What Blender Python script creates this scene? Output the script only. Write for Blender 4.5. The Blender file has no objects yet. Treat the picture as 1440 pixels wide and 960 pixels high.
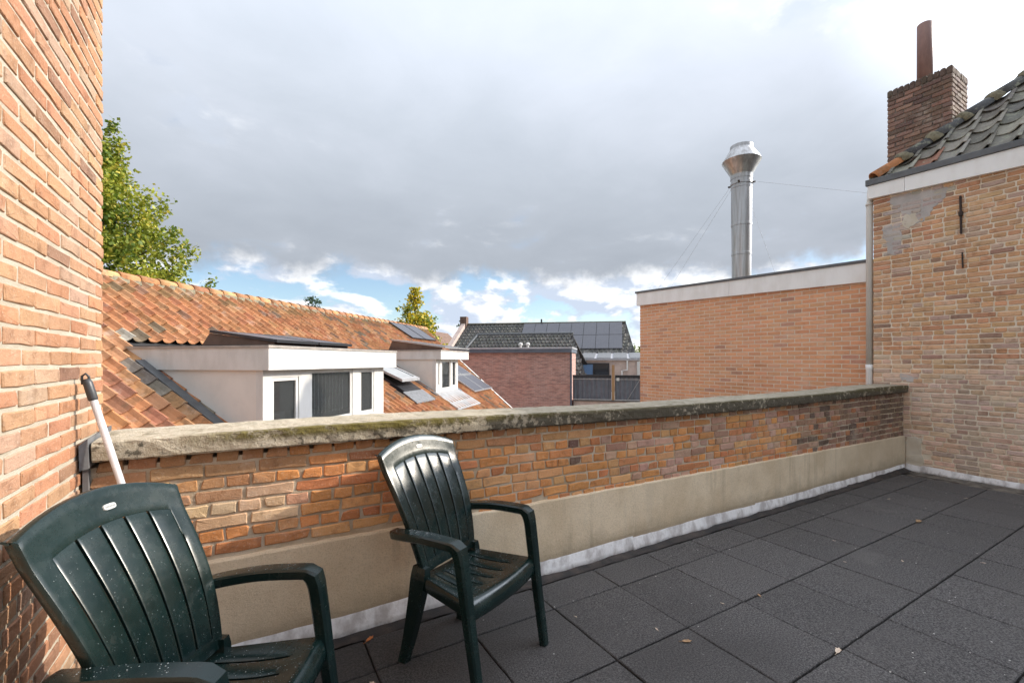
import bpy, bmesh, math, random
import numpy as np
from mathutils import Vector, Matrix

R = math.radians
random.seed(7)
rng = np.random.default_rng(7)
scene = bpy.context.scene
col = scene.collection

# ------------------------------------------------------------------ camera
CAM_Z, YAW = 1.405, 0.532
cam_data = bpy.data.cameras.new('camera')
cam = bpy.data.objects.new('camera', cam_data)
col.objects.link(cam)
cam.location = (0, 0, CAM_Z)
cam.rotation_euler = (R(90), 0, -YAW)
cam_data.sensor_width = 36
cam_data.lens = 625 / 1440 * 36
cam_data.shift_y = 28 / 1440
cam_data.clip_start = 0.02
cam_data.clip_end = 3000
scene.camera = cam

# ------------------------------------------------------------------ sun, sky, exposure
SUN_AZ, SUN_EL = R(105), R(30.4)
SUN = Vector((math.sin(SUN_AZ) * math.cos(SUN_EL), math.cos(SUN_AZ) * math.cos(SUN_EL), math.sin(SUN_EL)))
sl = bpy.data.lights.new('sun', 'SUN')
sl.energy = 2.0
sl.angle = R(0.9)
sl.color = (1.0, 0.90, 0.76)
so = bpy.data.objects.new('sun', sl)
col.objects.link(so)
so.rotation_euler = SUN.to_track_quat('Z', 'Y').to_euler()

scene.view_settings.view_transform = 'Standard'
scene.view_settings.look = 'None'
scene.view_settings.gamma = 1
scene.view_settings.exposure = 1.36
scene.cycles.use_denoising = True
scene.cycles.max_bounces = 6


class NT:
    """small node-tree helper"""
    def __init__(self, tree):
        self.t = tree
        self.n = tree.nodes
        self.n.clear()

    def node(self, typ, ins=None, **props):
        nd = self.n.new(typ)
        for k, v in props.items():
            setattr(nd, k, v)
        for k, v in (ins or {}).items():
            self.put(nd, k, v)
        return nd

    def put(self, nd, k, v):
        sock = nd.inputs[k]
        if hasattr(v, 'bl_idname') and hasattr(v, 'outputs'):
            v = v.outputs[0]
        if isinstance(v, bpy.types.NodeSocket):
            self.t.links.new(v, sock)
        else:
            if isinstance(v, (tuple, list)) and len(v) == 3 and sock.type == 'RGBA':
                v = tuple(v) + (1,)
            sock.default_value = v

    def math(self, op, a, b=0.0, c=0.0, clamp=False):
        nd = self.n.new('ShaderNodeMath')
        nd.operation = op
        nd.use_clamp = clamp
        self.put(nd, 0, a)
        self.put(nd, 1, b)
        self.put(nd, 2, c)
        return nd.outputs[0]

    def vmath(self, op, a, b=None):
        nd = self.n.new('ShaderNodeVectorMath')
        nd.operation = op
        self.put(nd, 0, a)
        if b is not None:
            self.put(nd, 1, b)
        return nd.outputs['Value'] if op in ('DOT_PRODUCT', 'LENGTH') else nd.outputs[0]

    def mix(self, fac, a, b, mode='MIX'):
        nd = self.n.new('ShaderNodeMix')
        nd.data_type = 'RGBA'
        nd.blend_type = mode
        self.put(nd, 0, fac)
        self.put(nd, 6, a)
        self.put(nd, 7, b)
        return nd.outputs[2]

    def noise(self, vec, scale, detail=4, rough=0.55, dist=0.0):
        nd = self.node('ShaderNodeTexNoise', {'Scale': scale, 'Detail': detail, 'Roughness': rough, 'Distortion': dist})
        if vec is not None:
            self.put(nd, 'Vector', vec)
        return nd.outputs['Fac']

    def step(self, val, lo, hi):
        nd = self.node('ShaderNodeMapRange', {'Value': val, 'From Min': lo, 'From Max': hi})
        nd.interpolation_type = 'SMOOTHSTEP'
        return nd.outputs[0]

    def lin(self, val, lo, hi, a, b):
        return self.node('ShaderNodeMapRange', {'Value': val, 'From Min': lo, 'From Max': hi, 'To Min': a, 'To Max': b}).outputs[0]


world = bpy.data.worlds.new('World')
scene.world = world
world.use_nodes = True
w = NT(world.node_tree)
dirn = w.node('ShaderNodeTexCoord').outputs['Generated']
sep = w.node('ShaderNodeSeparateXYZ', {0: dirn})
dx, dy, dz = sep.outputs
sky = w.node('ShaderNodeTexSky')
sky.sky_type = 'NISHITA'
sky.sun_disc = False
sky.sun_elevation = SUN_EL
sky.sun_rotation = SUN_AZ
sky.air_density = 1.0
sky.dust_density = 0.4
sky.ozone_density = 1.6
bg_sky = w.node('ShaderNodeBackground', {'Color': sky, 'Strength': 0.070})
# cloud deck: a flat layer seen in perspective
den = w.math('ADD', w.math('MAXIMUM', dz, 0.0), 0.16)
cx = w.math('DIVIDE', dx, den)
cy = w.math('DIVIDE', dy, den)
cv = w.node('ShaderNodeCombineXYZ', {0: cx, 1: cy, 2: 3.7})
n_big = w.noise(cv, 0.85, 3, 0.5, 0.35)
n_mid = w.noise(cv, 2.3, 7, 0.58, 0.25)
n_edge = w.noise(dirn, 4.5, 6, 0.6)
sunward = w.vmath('DOT_PRODUCT', dirn, tuple(SUN))
shade = w.math('ADD', 0.17, w.math('ADD', w.math('MULTIPLY', n_big, 0.42), w.math('MULTIPLY', n_mid, 0.34)))
shade = w.math('ADD', shade, w.math('MULTIPLY', w.step(sunward, 0.4, 0.98), 0.12))
shade = w.math('ADD', shade, w.math('MULTIPLY', w.step(dz, 0.22, 0.75), 0.05))
ramp = w.node('ShaderNodeValToRGB', {0: shade})
cr = ramp.color_ramp
cr.elements[0].position = 0.36
cr.elements[0].color = (0.375, 0.415, 0.475, 1)
cr.elements[1].position = 0.98
cr.elements[1].color = (0.80, 0.81, 0.83, 1)
e = cr.elements.new(0.56)
e.color = (0.445, 0.487, 0.552, 1)
e = cr.elements.new(0.74)
e.color = (0.53, 0.57, 0.645, 1)
deck_mask = w.step(w.math('ADD', dz, w.math('MULTIPLY', w.math('SUBTRACT', n_edge, 0.5), 0.20)), 0.165, 0.215)
thin = w.math('SUBTRACT', 1.0, w.math('MULTIPLY', w.step(n_mid, 0.60, 0.78), 0.25))
deck_mask = w.math('MULTIPLY', deck_mask, thin)
# fair weather cumulus low over the horizon
lowv = w.node('ShaderNodeCombineXYZ', {0: dx, 1: dy, 2: w.math('MULTIPLY', dz, 1.9)})
n_c = w.noise(lowv, 5.2, 9, 0.56, 0.15)
cum = w.step(n_c, 0.425, 0.505)
cum_shade = w.noise(w.vmath('ADD', lowv, tuple(SUN * 0.045)), 5.2, 7, 0.56, 0.15)
cum_lit = w.step(w.math('SUBTRACT', n_c, cum_shade), -0.05, 0.07)
cum_col = w.mix(cum_lit, (0.50, 0.57, 0.69, 1), (0.95, 0.96, 0.98, 1))
bg_cum = w.node('ShaderNodeBackground', {'Color': cum_col, 'Strength': 0.52})
# thin bright cloud around the veiled sun (forward scattering)
# and the usual brightening of a cloud deck from the horizon to the zenith
up_ = w.math('MAXIMUM', dz, 0.0)
zen = w.math('ADD', 0.36, w.math('ADD', w.math('MULTIPLY', up_, 0.12), w.math('MULTIPLY', w.math('MULTIPLY', up_, up_), 0.78)))
glow = w.math('ADD', zen, w.math('ADD', w.math('MULTIPLY', w.step(sunward, 0.82, 1.0), 1.2), w.math('MULTIPLY', w.step(sunward, 0.88, 1.0), 4.0)))
bg_deck = w.node('ShaderNodeBackground', {'Color': ramp, 'Strength': glow})
mixs1 = w.node('ShaderNodeMixShader', {0: cum, 1: bg_sky.outputs[0], 2: bg_cum.outputs[0]})
mixs2 = w.node('ShaderNodeMixShader', {0: deck_mask, 1: mixs1.outputs[0], 2: bg_deck.outputs[0]})
out = w.node('ShaderNodeOutputWorld')
w.t.links.new(mixs2.outputs[0], out.inputs[0])

# ------------------------------------------------------------------ materials
MATS = {}


def new_mat(name):
    m = bpy.data.materials.new(name)
    m.use_nodes = True
    nt = NT(m.node_tree)
    MATS[name] = m
    return m, nt


def finish(nt, color, rough=0.8, bump=None, bump_d=0.002, bump_s=0.6, metallic=0.0, coat=0.0, spec=None, **extra):
    p = nt.node('ShaderNodeBsdfPrincipled', {'Base Color': color, 'Roughness': rough, 'Metallic': metallic})
    if coat:
        p.inputs['Coat Weight'].default_value = coat
        p.inputs['Coat Roughness'].default_value = 0.12
    if spec is not None:
        p.inputs['Specular IOR Level'].default_value = spec
    for k, v in extra.items():
        nt.put(p, k, v)
    if bump is not None:
        b = nt.node('ShaderNodeBump', {'Height': bump, 'Distance': bump_d, 'Strength': bump_s})
        nt.t.links.new(b.outputs[0], p.inputs['Normal'])
    o = nt.node('ShaderNodeOutputMaterial')
    nt.t.links.new(p.outputs[0], o.inputs[0])
    return p


def pos(nt):
    return nt.node('ShaderNodeNewGeometry').outputs['Position']


def tint(nt, attr):
    if attr:
        return nt.node('ShaderNodeVertexColor', layer_name='Col').outputs['Color']
    return nt.node('ShaderNodeObjectInfo').outputs['Color']


def piece_mat(name, attr, fine=55, rough=0.9, dark=0.45, light=0.25, bump_d=0.004, lich=None, spec=0.25, spots=0.0, stain=0.0):
    """a fired-clay / stone piece: its own colour plus mottling"""
    m, nt = new_mat(name)
    P = pos(nt)
    c = tint(nt, attr)
    n1 = nt.noise(P, fine * 0.35, 5, 0.6)
    n2 = nt.noise(P, fine * 2.2, 4, 0.65)
    n3 = nt.noise(P, fine * 5, 2, 0.6)
    c = nt.mix(nt.math('MULTIPLY', nt.step(n1, 0.48, 0.75), dark), c, nt.mix(1.0, c, (0.42, 0.36, 0.33, 1), 'MULTIPLY'))
    c = nt.mix(nt.math('MULTIPLY', nt.step(n2, 0.52, 0.78), light), c, (0.72, 0.62, 0.50, 1))
    big = nt.noise(P, 1.5, 6, 0.65)
    c = nt.mix(nt.math('MULTIPLY', nt.step(big, 0.50, 0.70), stain), c, nt.mix(1.0, c, (0.55, 0.50, 0.46, 1), 'MULTIPLY'))
    bloom = nt.noise(nt.vmath('ADD', P, (7.3, 1.9, 4.2)), 2.4, 6, 0.7)
    c = nt.mix(nt.math('MULTIPLY', nt.step(bloom, 0.54, 0.74), stain * 0.75), c, (0.70, 0.60, 0.50, 1))
    if spots:
        c = nt.mix(nt.math('MULTIPLY', nt.step(n3, 0.62, 0.7), spots), c, (0.05, 0.04, 0.035, 1))
    if lich:
        n4 = nt.noise(P, lich[0], 6, 0.65)
        c = nt.mix(nt.math('MULTIPLY', nt.step(n4, lich[1], lich[1] + 0.12), lich[3]), c, lich[2])
    h = nt.math('ADD', nt.math('MULTIPLY', n1, 0.9), nt.math('ADD', nt.math('MULTIPLY', n2, 0.6), nt.math('MULTIPLY', n3, 0.3)))
    finish(nt, c, rough, h, bump_d, 0.8, spec=spec)
    return m


for a in (0, 1):
    sfx = '_joined' if a else ''
    piece_mat('brick' + sfx, a, 45, dark=0.6, light=0.38, bump_d=0.006, spots=0.5, stain=0.5)
    piece_mat('smooth_brick' + sfx, a, 50, dark=0.25, light=0.10, bump_d=0.0015, stain=0.40)
    piece_mat('clay_tile' + sfx, a, 22, dark=0.6, light=0.12, bump_d=0.004, lich=(7, 0.52, (0.16, 0.105, 0.055, 1), 0.45), spec=0.3, rough=0.8, stain=0.55)
    piece_mat('grey_tile' + sfx, a, 22, dark=0.5, light=0.20, bump_d=0.004, lich=(14, 0.52, (0.36, 0.36, 0.26, 1), 0.5), rough=0.9)


def mortar_mat(name, c1, c2, fine=60):
    m, nt = new_mat(name)
    P = pos(nt)
    n1 = nt.noise(P, 6, 5, 0.6)
    n2 = nt.noise(P, fine * 3, 4, 0.7)
    c = nt.mix(nt.step(n1, 0.35, 0.65), c1, c2)
    c = nt.mix(nt.math('MULTIPLY', nt.step(n2, 0.5, 0.75), 0.35), c, nt.mix(1.0, c, (0.4, 0.37, 0.33, 1), 'MULTIPLY'))
    finish(nt, c, 0.95, n2, 0.006, 0.8, spec=0.15)
    return m


mortar_mat('mortar_pale', (0.48, 0.425, 0.335, 1), (0.57, 0.515, 0.42, 1))
mortar_mat('mortar_parapet', (0.44, 0.335, 0.225, 1), (0.60, 0.51, 0.395, 1))
mortar_mat('mortar_old', (0.70, 0.58, 0.43, 1), (0.80, 0.70, 0.56, 1))
mortar_mat('mortar_grey', (0.70, 0.58, 0.44, 1), (0.78, 0.68, 0.54, 1))
mortar_mat('mortar_dark', (0.16, 0.13, 0.11, 1), (0.24, 0.2, 0.17, 1))
mortar_mat('cement_patch', (0.44, 0.41, 0.385, 1), (0.55, 0.51, 0.475, 1))
mortar_mat('plaster_patch', (0.60, 0.53, 0.42, 1), (0.68, 0.62, 0.52, 1))

# cast concrete coping: pale cement with moss on the lip and black lichen growing to the east
m, nt = new_mat('coping')
P = pos(nt)
sp = nt.node('ShaderNodeSeparateXYZ', {0: P})
n1 = nt.noise(P, 3.2, 6, 0.62)
n2 = nt.noise(P, 26, 6, 0.7)
n3 = nt.noise(P, 90, 4, 0.7)
c = nt.mix(nt.step(n2, 0.35, 0.7), (0.40, 0.345, 0.255, 1), (0.60, 0.54, 0.43, 1))
c = nt.mix(nt.math('MULTIPLY', nt.step(n3, 0.55, 0.72), 0.5), c, (0.17, 0.15, 0.11, 1))
face = nt.step(sp.outputs['Y'], 2.42, 2.385)
x_dark = nt.lin(sp.outputs['X'], 0.0, 1.7, 0.22, 1.0)
blk = nt.math('ADD', nt.math('MULTIPLY', x_dark, 0.215), nt.math('ADD', nt.math('MULTIPLY', n1, 0.45), nt.math('MULTIPLY', n2, 0.75)))
blk = nt.math('MULTIPLY', nt.step(blk, 0.69, 0.80), nt.lin(face, 0, 1, 0.35, 0.95))
c = nt.mix(nt.math('MULTIPLY', blk, 0.92), c, (0.052, 0.044, 0.030, 1))
lip = nt.math('MULTIPLY', nt.step(sp.outputs['Z'], 1.030, 1.062), nt.step(sp.outputs['Y'], 2.415, 2.390))
x_moss = nt.math('MULTIPLY', nt.step(sp.outputs['X'], -0.35, 0.0), nt.lin(sp.outputs['X'], 0.7, 2.0, 1.0, 0.30))
moss = nt.math('MULTIPLY', nt.math('MULTIPLY', lip, x_moss), nt.step(nt.math('ADD', nt.math('MULTIPLY', n2, 0.6), nt.math('MULTIPLY', n1, 0.5)), 0.42, 0.54))
c = nt.mix(nt.math('MULTIPLY', moss, 0.92), c, nt.mix(n3, (0.045, 0.036, 0.010, 1), (0.24, 0.20, 0.045, 1)))
top_l = nt.math('MULTIPLY', nt.step(nt.noise(P, 11, 5, 0.65), 0.50, 0.66), 0.55)
c = nt.mix(nt.math('MULTIPLY', top_l, nt.math('SUBTRACT', 1.0, face)), c, (0.16, 0.145, 0.09, 1))
finish(nt, c, 0.95, nt.math('ADD', n2, nt.math('ADD', nt.math('MULTIPLY', n3, 0.6), nt.math('MULTIPLY', moss, 0.8))), 0.012, 0.9, spec=0.2)

# cement skirting on the parapet
m, nt = new_mat('render_band')
P = pos(nt)
sp = nt.node('ShaderNodeSeparateXYZ', {0: P})
n1 = nt.noise(P, 2.6, 6, 0.6)
n2 = nt.noise(P, 70, 5, 0.7)
n3 = nt.noise(P, 230, 2, 0.7)
st = nt.node('ShaderNodeMapping', {'Vector': P, 'Scale': (7, 7, 0.8)})
n4 = nt.noise(st, 1.5, 5, 0.6)
c = nt.mix(nt.step(n1, 0.33, 0.68), (0.64, 0.51, 0.35, 1), (0.78, 0.65, 0.475, 1))
c = nt.mix(nt.math('MULTIPLY', nt.step(n4, 0.5, 0.75), 0.35), c, (0.62, 0.54, 0.42, 1))
c = nt.mix(nt.math('MULTIPLY', nt.step(n3, 0.53, 0.66), 0.4), c, (0.34, 0.27, 0.18, 1))
c = nt.mix(nt.math('MULTIPLY', nt.step(n2, 0.56, 0.72), 0.35), c, (0.72, 0.63, 0.50, 1))
n5 = nt.noise(P, 130, 3, 0.75)
c = nt.mix(nt.math('MULTIPLY', nt.step(n5, 0.52, 0.64), 0.32), c, (0.28, 0.22, 0.15, 1))
drip = nt.math('MULTIPLY', nt.step(nt.noise(nt.node('ShaderNodeMapping', {'Vector': P, 'Scale': (9, 9, 0.5)}), 1.0, 5, 0.65), 0.52, 0.70), nt.step(nt.noise(P, 1.7, 3, 0.5), 0.38, 0.60))
c = nt.mix(nt.math('MULTIPLY', drip, 0.45), c, (0.25, 0.20, 0.14, 1))
low = nt.math('MULTIPLY', nt.step(nt.math('ADD', sp.outputs['Z'], nt.math('MULTIPLY', nt.noise(P, 5, 5, 0.65), 0.22)), 0.34, 0.18), 0.55)
c = nt.mix(low, c, (0.27, 0.215, 0.145, 1))
c = nt.mix(nt.math('MULTIPLY', nt.step(sp.outputs['X'], 0.9, -0.2), 0.30), c, (0.38, 0.27, 0.17, 1))
c = nt.mix(nt.math('MULTIPLY', nt.step(sp.outputs['X'], 4.6, 7.2), 0.35), c, (0.40, 0.34, 0.25, 1))
finish(nt, c, 0.95, nt.math('ADD', n2, nt.math('MULTIPLY', n3, 0.6)), 0.004, 0.8, spec=0.15)

m, nt = new_mat('lead_flashing')
P = pos(nt)
st = nt.node('ShaderNodeMapping', {'Vector': P, 'Scale': (7, 7, 4)})
n1 = nt.noise(st, 1.2, 5, 0.6)
n2 = nt.noise(P, 30, 5, 0.65)
c = nt.mix(nt.step(n1, 0.36, 0.58), (0.52, 0.49, 0.48, 1), (0.86, 0.85, 0.85, 1))
c = nt.mix(nt.math('MULTIPLY', nt.step(n2, 0.52, 0.7), 0.35), c, (0.42, 0.38, 0.34, 1))
finish(nt, c, 0.5, n2, 0.006, 0.6, metallic=0.12)

m, nt = new_mat('rubber_tile')
P = pos(nt)
n1 = nt.noise(P, 2.5, 5, 0.6)
n2 = nt.noise(P, 115, 3, 0.85)
n3 = nt.noise(P, 260, 2, 0.8)
c = nt.mix(nt.step(n2, 0.40, 0.62), (0.012, 0.0115, 0.0118, 1), (0.145, 0.139, 0.140, 1))
c = nt.mix(nt.math('MULTIPLY', nt.step(n3, 0.60, 0.72), 0.6), c, (0.22, 0.21, 0.21, 1))
c = nt.mix(nt.math('MULTIPLY', nt.step(n1, 0.4, 0.7), 0.35), c, (0.085, 0.080, 0.078, 1))
vr = nt.node('ShaderNodeTexVoronoi', {'Vector': P, 'Scale': 24.0, 'Randomness': 1.0})
vs = nt.node('ShaderNodeSeparateXYZ', {0: vr.outputs['Color']})
speck = nt.math('MULTIPLY', nt.math('LESS_THAN', vs.outputs[0], 0.30), nt.math('LESS_THAN', vr.outputs['Distance'], nt.math('ADD', 0.03, nt.math('MULTIPLY', vs.outputs[1], 0.075))))
speck = nt.math('MULTIPLY', speck, nt.lin(vs.outputs[2], 0.0, 1.0, 0.25, 1.0))
c = nt.mix(nt.math('MULTIPLY', speck, 0.95), c, (0.75, 0.74, 0.71, 1))
tone = nt.lin(nt.node('ShaderNodeObjectInfo').outputs['Random'], 0.0, 1.0, 0.88, 1.10)
tc_ = nt.node('ShaderNodeCombineXYZ', {0: tone, 1: nt.math('MULTIPLY', tone, 0.985), 2: nt.math('MULTIPLY', tone, 0.955)})
c = nt.mix(1.0, c, tc_, 'MULTIPLY')
px_ = nt.node('ShaderNodeSeparateXYZ', {0: P})
shade_fallv = nt.math('ADD', nt.math('MULTIPLY', nt.math('SUBTRACT', 2.3, px_.outputs['X']), 0.16), nt.math('ADD', nt.math('MULTIPLY', nt.noise(P, 1.1, 5, 0.6), 0.9), nt.math('MULTIPLY', nt.noise(P, 6, 4, 0.6), 0.25)))
damp = nt.step(shade_fallv, 0.45, 0.92)  # light falloff towards the chairs, painted darker and smoother into the tiles
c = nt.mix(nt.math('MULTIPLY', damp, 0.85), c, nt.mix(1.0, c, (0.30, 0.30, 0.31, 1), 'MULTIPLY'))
dust = nt.math('MULTIPLY', nt.step(nt.noise(P, 2.2, 6, 0.7), 0.55, 0.75), nt.math('SUBTRACT', 1.0, damp))
c = nt.mix(nt.math('MULTIPLY', dust, 0.35), c, (0.16, 0.15, 0.14, 1))
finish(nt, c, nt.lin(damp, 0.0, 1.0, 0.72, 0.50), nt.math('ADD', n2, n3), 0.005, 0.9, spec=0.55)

m, nt = new_mat('roofing_felt')
P = pos(nt)
n1 = nt.noise(P, 7, 6, 0.65)
n2 = nt.noise(P, 180, 3, 0.7)
c = nt.mix(nt.step(n1, 0.4, 0.7), (0.018, 0.016, 0.016, 1), (0.060, 0.046, 0.038, 1))
finish(nt, c, 0.72, nt.math('ADD', nt.math('MULTIPLY', n1, 2.5), n2), 0.004, 0.8)

m, nt = new_mat('felt_fillet')
P = pos(nt)
n1 = nt.noise(P, 9, 6, 0.65)
n2 = nt.noise(P, 150, 3, 0.7)
c = nt.mix(nt.step(n1, 0.35, 0.68), (0.075, 0.062, 0.05, 1), (0.20, 0.175, 0.14, 1))
finish(nt, c, 0.7, nt.math('ADD', nt.math('MULTIPLY', n1, 2.0), n2), 0.004, 0.8)

# dark green moulded resin, weathered by rain
m, nt = new_mat('green_resin')
P = nt.node('ShaderNodeTexCoord').outputs['Object']
n1 = nt.noise(P, 6, 5, 0.6)
n2 = nt.noise(P, 30, 6, 0.7)
st = nt.node('ShaderNodeMapping', {'Vector': P, 'Scale': (60, 60, 5)})
n3 = nt.noise(st, 1.0, 4, 0.6)
c = nt.mix(nt.step(n1, 0.35, 0.7), (0.0026, 0.0115, 0.0108, 1), (0.0060, 0.0185, 0.0168, 1))
c = nt.mix(nt.math('MULTIPLY', nt.step(n3, 0.62, 0.80), 0.25), c, (0.08, 0.11, 0.11, 1))
c = nt.mix(nt.math('MULTIPLY', nt.step(n2, 0.58, 0.78), 0.25), c, (0.06, 0.055, 0.045, 1))
finish(nt, c, nt.lin(nt.math('ADD', n1, n2), 0.7, 1.3, 0.15, 0.34), n2, 0.0006, 0.4, spec=0.5)

m, nt = new_mat('water_drop')
finish(nt, (0.40, 0.44, 0.44, 1), 0.06, spec=0.8, **{'Transmission Weight': 0.35, 'IOR': 1.33})  # pale base colour paints in the glints on the drops


def simple(name, c, rough=0.6, var=0.2, scale=8, metallic=0.0, bump_d=0.001, spec=None, c2=None, fine=80, stretch=None):
    m, nt = new_mat(name)
    P = pos(nt)
    V = nt.node('ShaderNodeMapping', {'Vector': P, 'Scale': stretch}) if stretch else P
    n1 = nt.noise(V, scale, 6, 0.62)
    n2 = nt.noise(P, fine, 4, 0.7)
    b = c2 if c2 else tuple(x * (1 - var) for x in c)
    cc = nt.mix(nt.step(n1, 0.38, 0.68), c + (1,), b + (1,))
    cc = nt.mix(nt.math('MULTIPLY', nt.step(n2, 0.55, 0.75), var * 0.8), cc, tuple(x * 0.55 for x in c) + (1,))
    finish(nt, cc, nt.lin(n1, 0.3, 0.7, max(rough - 0.08, 0.03), min(rough + 0.08, 1)), n2, bump_d, 0.5, metallic=metallic, spec=spec)
    return m


simple('white_paint', (0.66, 0.65, 0.62), 0.45, 0.10, 5, c2=(0.58, 0.565, 0.53), stretch=(1, 1, 0.35))
simple('white_fascia', (0.86, 0.85, 0.82), 0.45, 0.08, 5, c2=(0.78, 0.76, 0.72), stretch=(1, 1, 0.35))
simple('cheek_paint', (0.74, 0.70, 0.64), 0.6, 0.08, 3)
simple('cap_metal', (0.13, 0.135, 0.14), 0.5, 0.25, 7)
simple('cap_weathered', (0.30, 0.27, 0.24), 0.6, 0.35, 6, c2=(0.42, 0.37, 0.32))
simple('lead_grey', (0.20, 0.205, 0.215), 0.55, 0.3, 12, metallic=0.2, bump_d=0.003)
simple('zinc_light', (0.34, 0.34, 0.345), 0.5, 0.3, 9)
simple('dark_felt', (0.035, 0.034, 0.035), 0.8, 0.3, 10)
simple('dark_frame', (0.025, 0.026, 0.03), 0.4, 0.2, 10)
simple('alu_frame', (0.50, 0.50, 0.50), 0.35, 0.2, 10, metallic=0.6)
simple('white_pole', (0.74, 0.74, 0.75), 0.3, 0.12, 14, metallic=0.25)
simple('grey_handle', (0.055, 0.057, 0.062), 0.45, 0.2, 20)
simple('pipe_grey', (0.64, 0.61, 0.55), 0.5, 0.12, 3)
simple('pipe_pale', (0.78, 0.77, 0.74), 0.5, 0.1, 3)
simple('rust_pipe', (0.20, 0.105, 0.085), 0.6, 0.35, 8, c2=(0.28, 0.16, 0.13), stretch=(1, 1, 0.3))
simple('rusty_iron', (0.045, 0.030, 0.024), 0.8, 0.4, 30, bump_d=0.004)
simple('wood_post', (0.42, 0.25, 0.12), 0.75, 0.3, 6, stretch=(3, 3, 0.3))
simple('fence_sheet', (0.145, 0.158, 0.185), 0.45, 0.2, 4)
simple('gutter_zinc', (0.105, 0.125, 0.16), 0.45, 0.2, 3)
simple('zinc_edge', (0.50, 0.50, 0.53), 0.4, 0.15, 4, metallic=0.3)
simple('ground', (0.10, 0.095, 0.085), 0.95, 0.3, 0.4, c2=(0.07, 0.08, 0.045), fine=6)
simple('concrete', (0.30, 0.28, 0.25), 0.9, 0.25, 2)
simple('far_brick_pale', (0.60, 0.47, 0.41), 0.9, 0.2, 3)
simple('ridge_mortar', (0.23, 0.20, 0.13), 0.95, 0.4, 18, bump_d=0.01)
simple('bark', (0.10, 0.075, 0.05), 0.95, 0.35, 8, bump_d=0.01)
simple('label_plate', (0.60, 0.60, 0.57), 0.4, 0.1, 30)
simple('label_print', (0.22, 0.23, 0.23), 0.5, 0.1, 30)
simple('dead_leaf', (0.36, 0.22, 0.11), 0.7, 0.4, 60)
simple('orange_leaf', (0.55, 0.18, 0.05), 0.6, 0.3, 60)
simple('pale_leaf', (0.62, 0.50, 0.38), 0.7, 0.3, 60)
simple('curtain', (0.30, 0.31, 0.315), 0.8, 0.2, 3)
simple('interior', (0.10, 0.095, 0.09), 0.9, 0.3, 2)
simple('roof_brown', (0.17, 0.10, 0.07), 0.8, 0.3, 3)
simple('deck_roof', (0.13, 0.125, 0.12), 0.85, 0.3, 3)

m, nt = new_mat('glass')
finish(nt, (0.30, 0.32, 0.33, 1), 0.03, spec=0.5, **{'Transmission Weight': 0.90, 'IOR': 1.4})
m, nt = new_mat('dark_glass')
finish(nt, (0.03, 0.035, 0.042, 1), 0.06, spec=0.8)
m, nt = new_mat('sky_tint_glass')  # reflected sky painted as a blue base colour
finish(nt, (0.16, 0.27, 0.46, 1), 0.08, spec=0.9)

m, nt = new_mat('steel')
P = pos(nt)
st = nt.node('ShaderNodeMapping', {'Vector': P, 'Scale': (9, 9, 0.7)})
n1 = nt.noise(st, 2.0, 5, 0.6)
n2 = nt.noise(P, 12, 5, 0.65)
c = nt.mix(nt.step(n1, 0.35, 0.7), (0.50, 0.49, 0.485, 1), (0.33, 0.315, 0.30, 1))
c = nt.mix(nt.math('MULTIPLY', nt.step(n2, 0.58, 0.75), 0.3), c, (0.28, 0.22, 0.17, 1))
finish(nt, c, nt.lin(n1, 0.3, 0.7, 0.30, 0.46), n2, 0.001, 0.4, metallic=0.9)

# photovoltaic glass with fine cell lines (flat print)
m, nt = new_mat('solar_cell')
uv = nt.node('ShaderNodeTexCoord').outputs['Object']
sp = nt.node('ShaderNodeSeparateXYZ', {0: uv})


def gridline(nt, v, period, width):
    f = nt.math('FRACT', nt.math('DIVIDE', v, period))
    return nt.math('LESS_THAN', nt.math('MINIMUM', f, nt.math('SUBTRACT', 1.0, f)), width)


g = nt.math('MAXIMUM', gridline(nt, sp.outputs[0], 0.165, 0.02), gridline(nt, sp.outputs[1], 0.165, 0.02))
c = nt.mix(nt.math('MULTIPLY', g, 0.35), nt.mix(nt.noise(uv, 3, 3), (0.060, 0.060, 0.074, 1), (0.085, 0.084, 0.098, 1)), (0.16, 0.16, 0.18, 1))
finish(nt, c, 0.30, spec=0.7)

# far brickwork, too small to tell the bricks apart
m, nt = new_mat('far_brick')
tc = nt.node('ShaderNodeTexCoord').outputs['Object']
bt = nt.node('ShaderNodeTexBrick', {'Vector': tc, 'Color1': (0.52, 0.29, 0.235, 1), 'Color2': (0.36, 0.205, 0.175, 1), 'Mortar': (0.50, 0.42, 0.37, 1),
                                    'Scale': 1.0, 'Mortar Size': 0.006, 'Brick Width': 0.22, 'Row Height': 0.0625, 'Bias': -0.1})
P = pos(nt)
n1 = nt.noise(P, 1.3, 5, 0.6)
st = nt.node('ShaderNodeMapping', {'Vector': P, 'Scale': (2.6, 2.6, 15)})
n2 = nt.noise(st, 1.0, 4, 0.75)
c = nt.mix(nt.math('MULTIPLY', nt.step(n1, 0.4, 0.68), 0.45), bt.outputs['Color'], (0.52, 0.26, 0.20, 1))
c = nt.mix(nt.math('MULTIPLY', nt.step(n2, 0.46, 0.62), 0.7), c, (0.22, 0.135, 0.12, 1))
finish(nt, c, 0.9, bt.outputs['Fac'], 0.004, -0.5)


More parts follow.
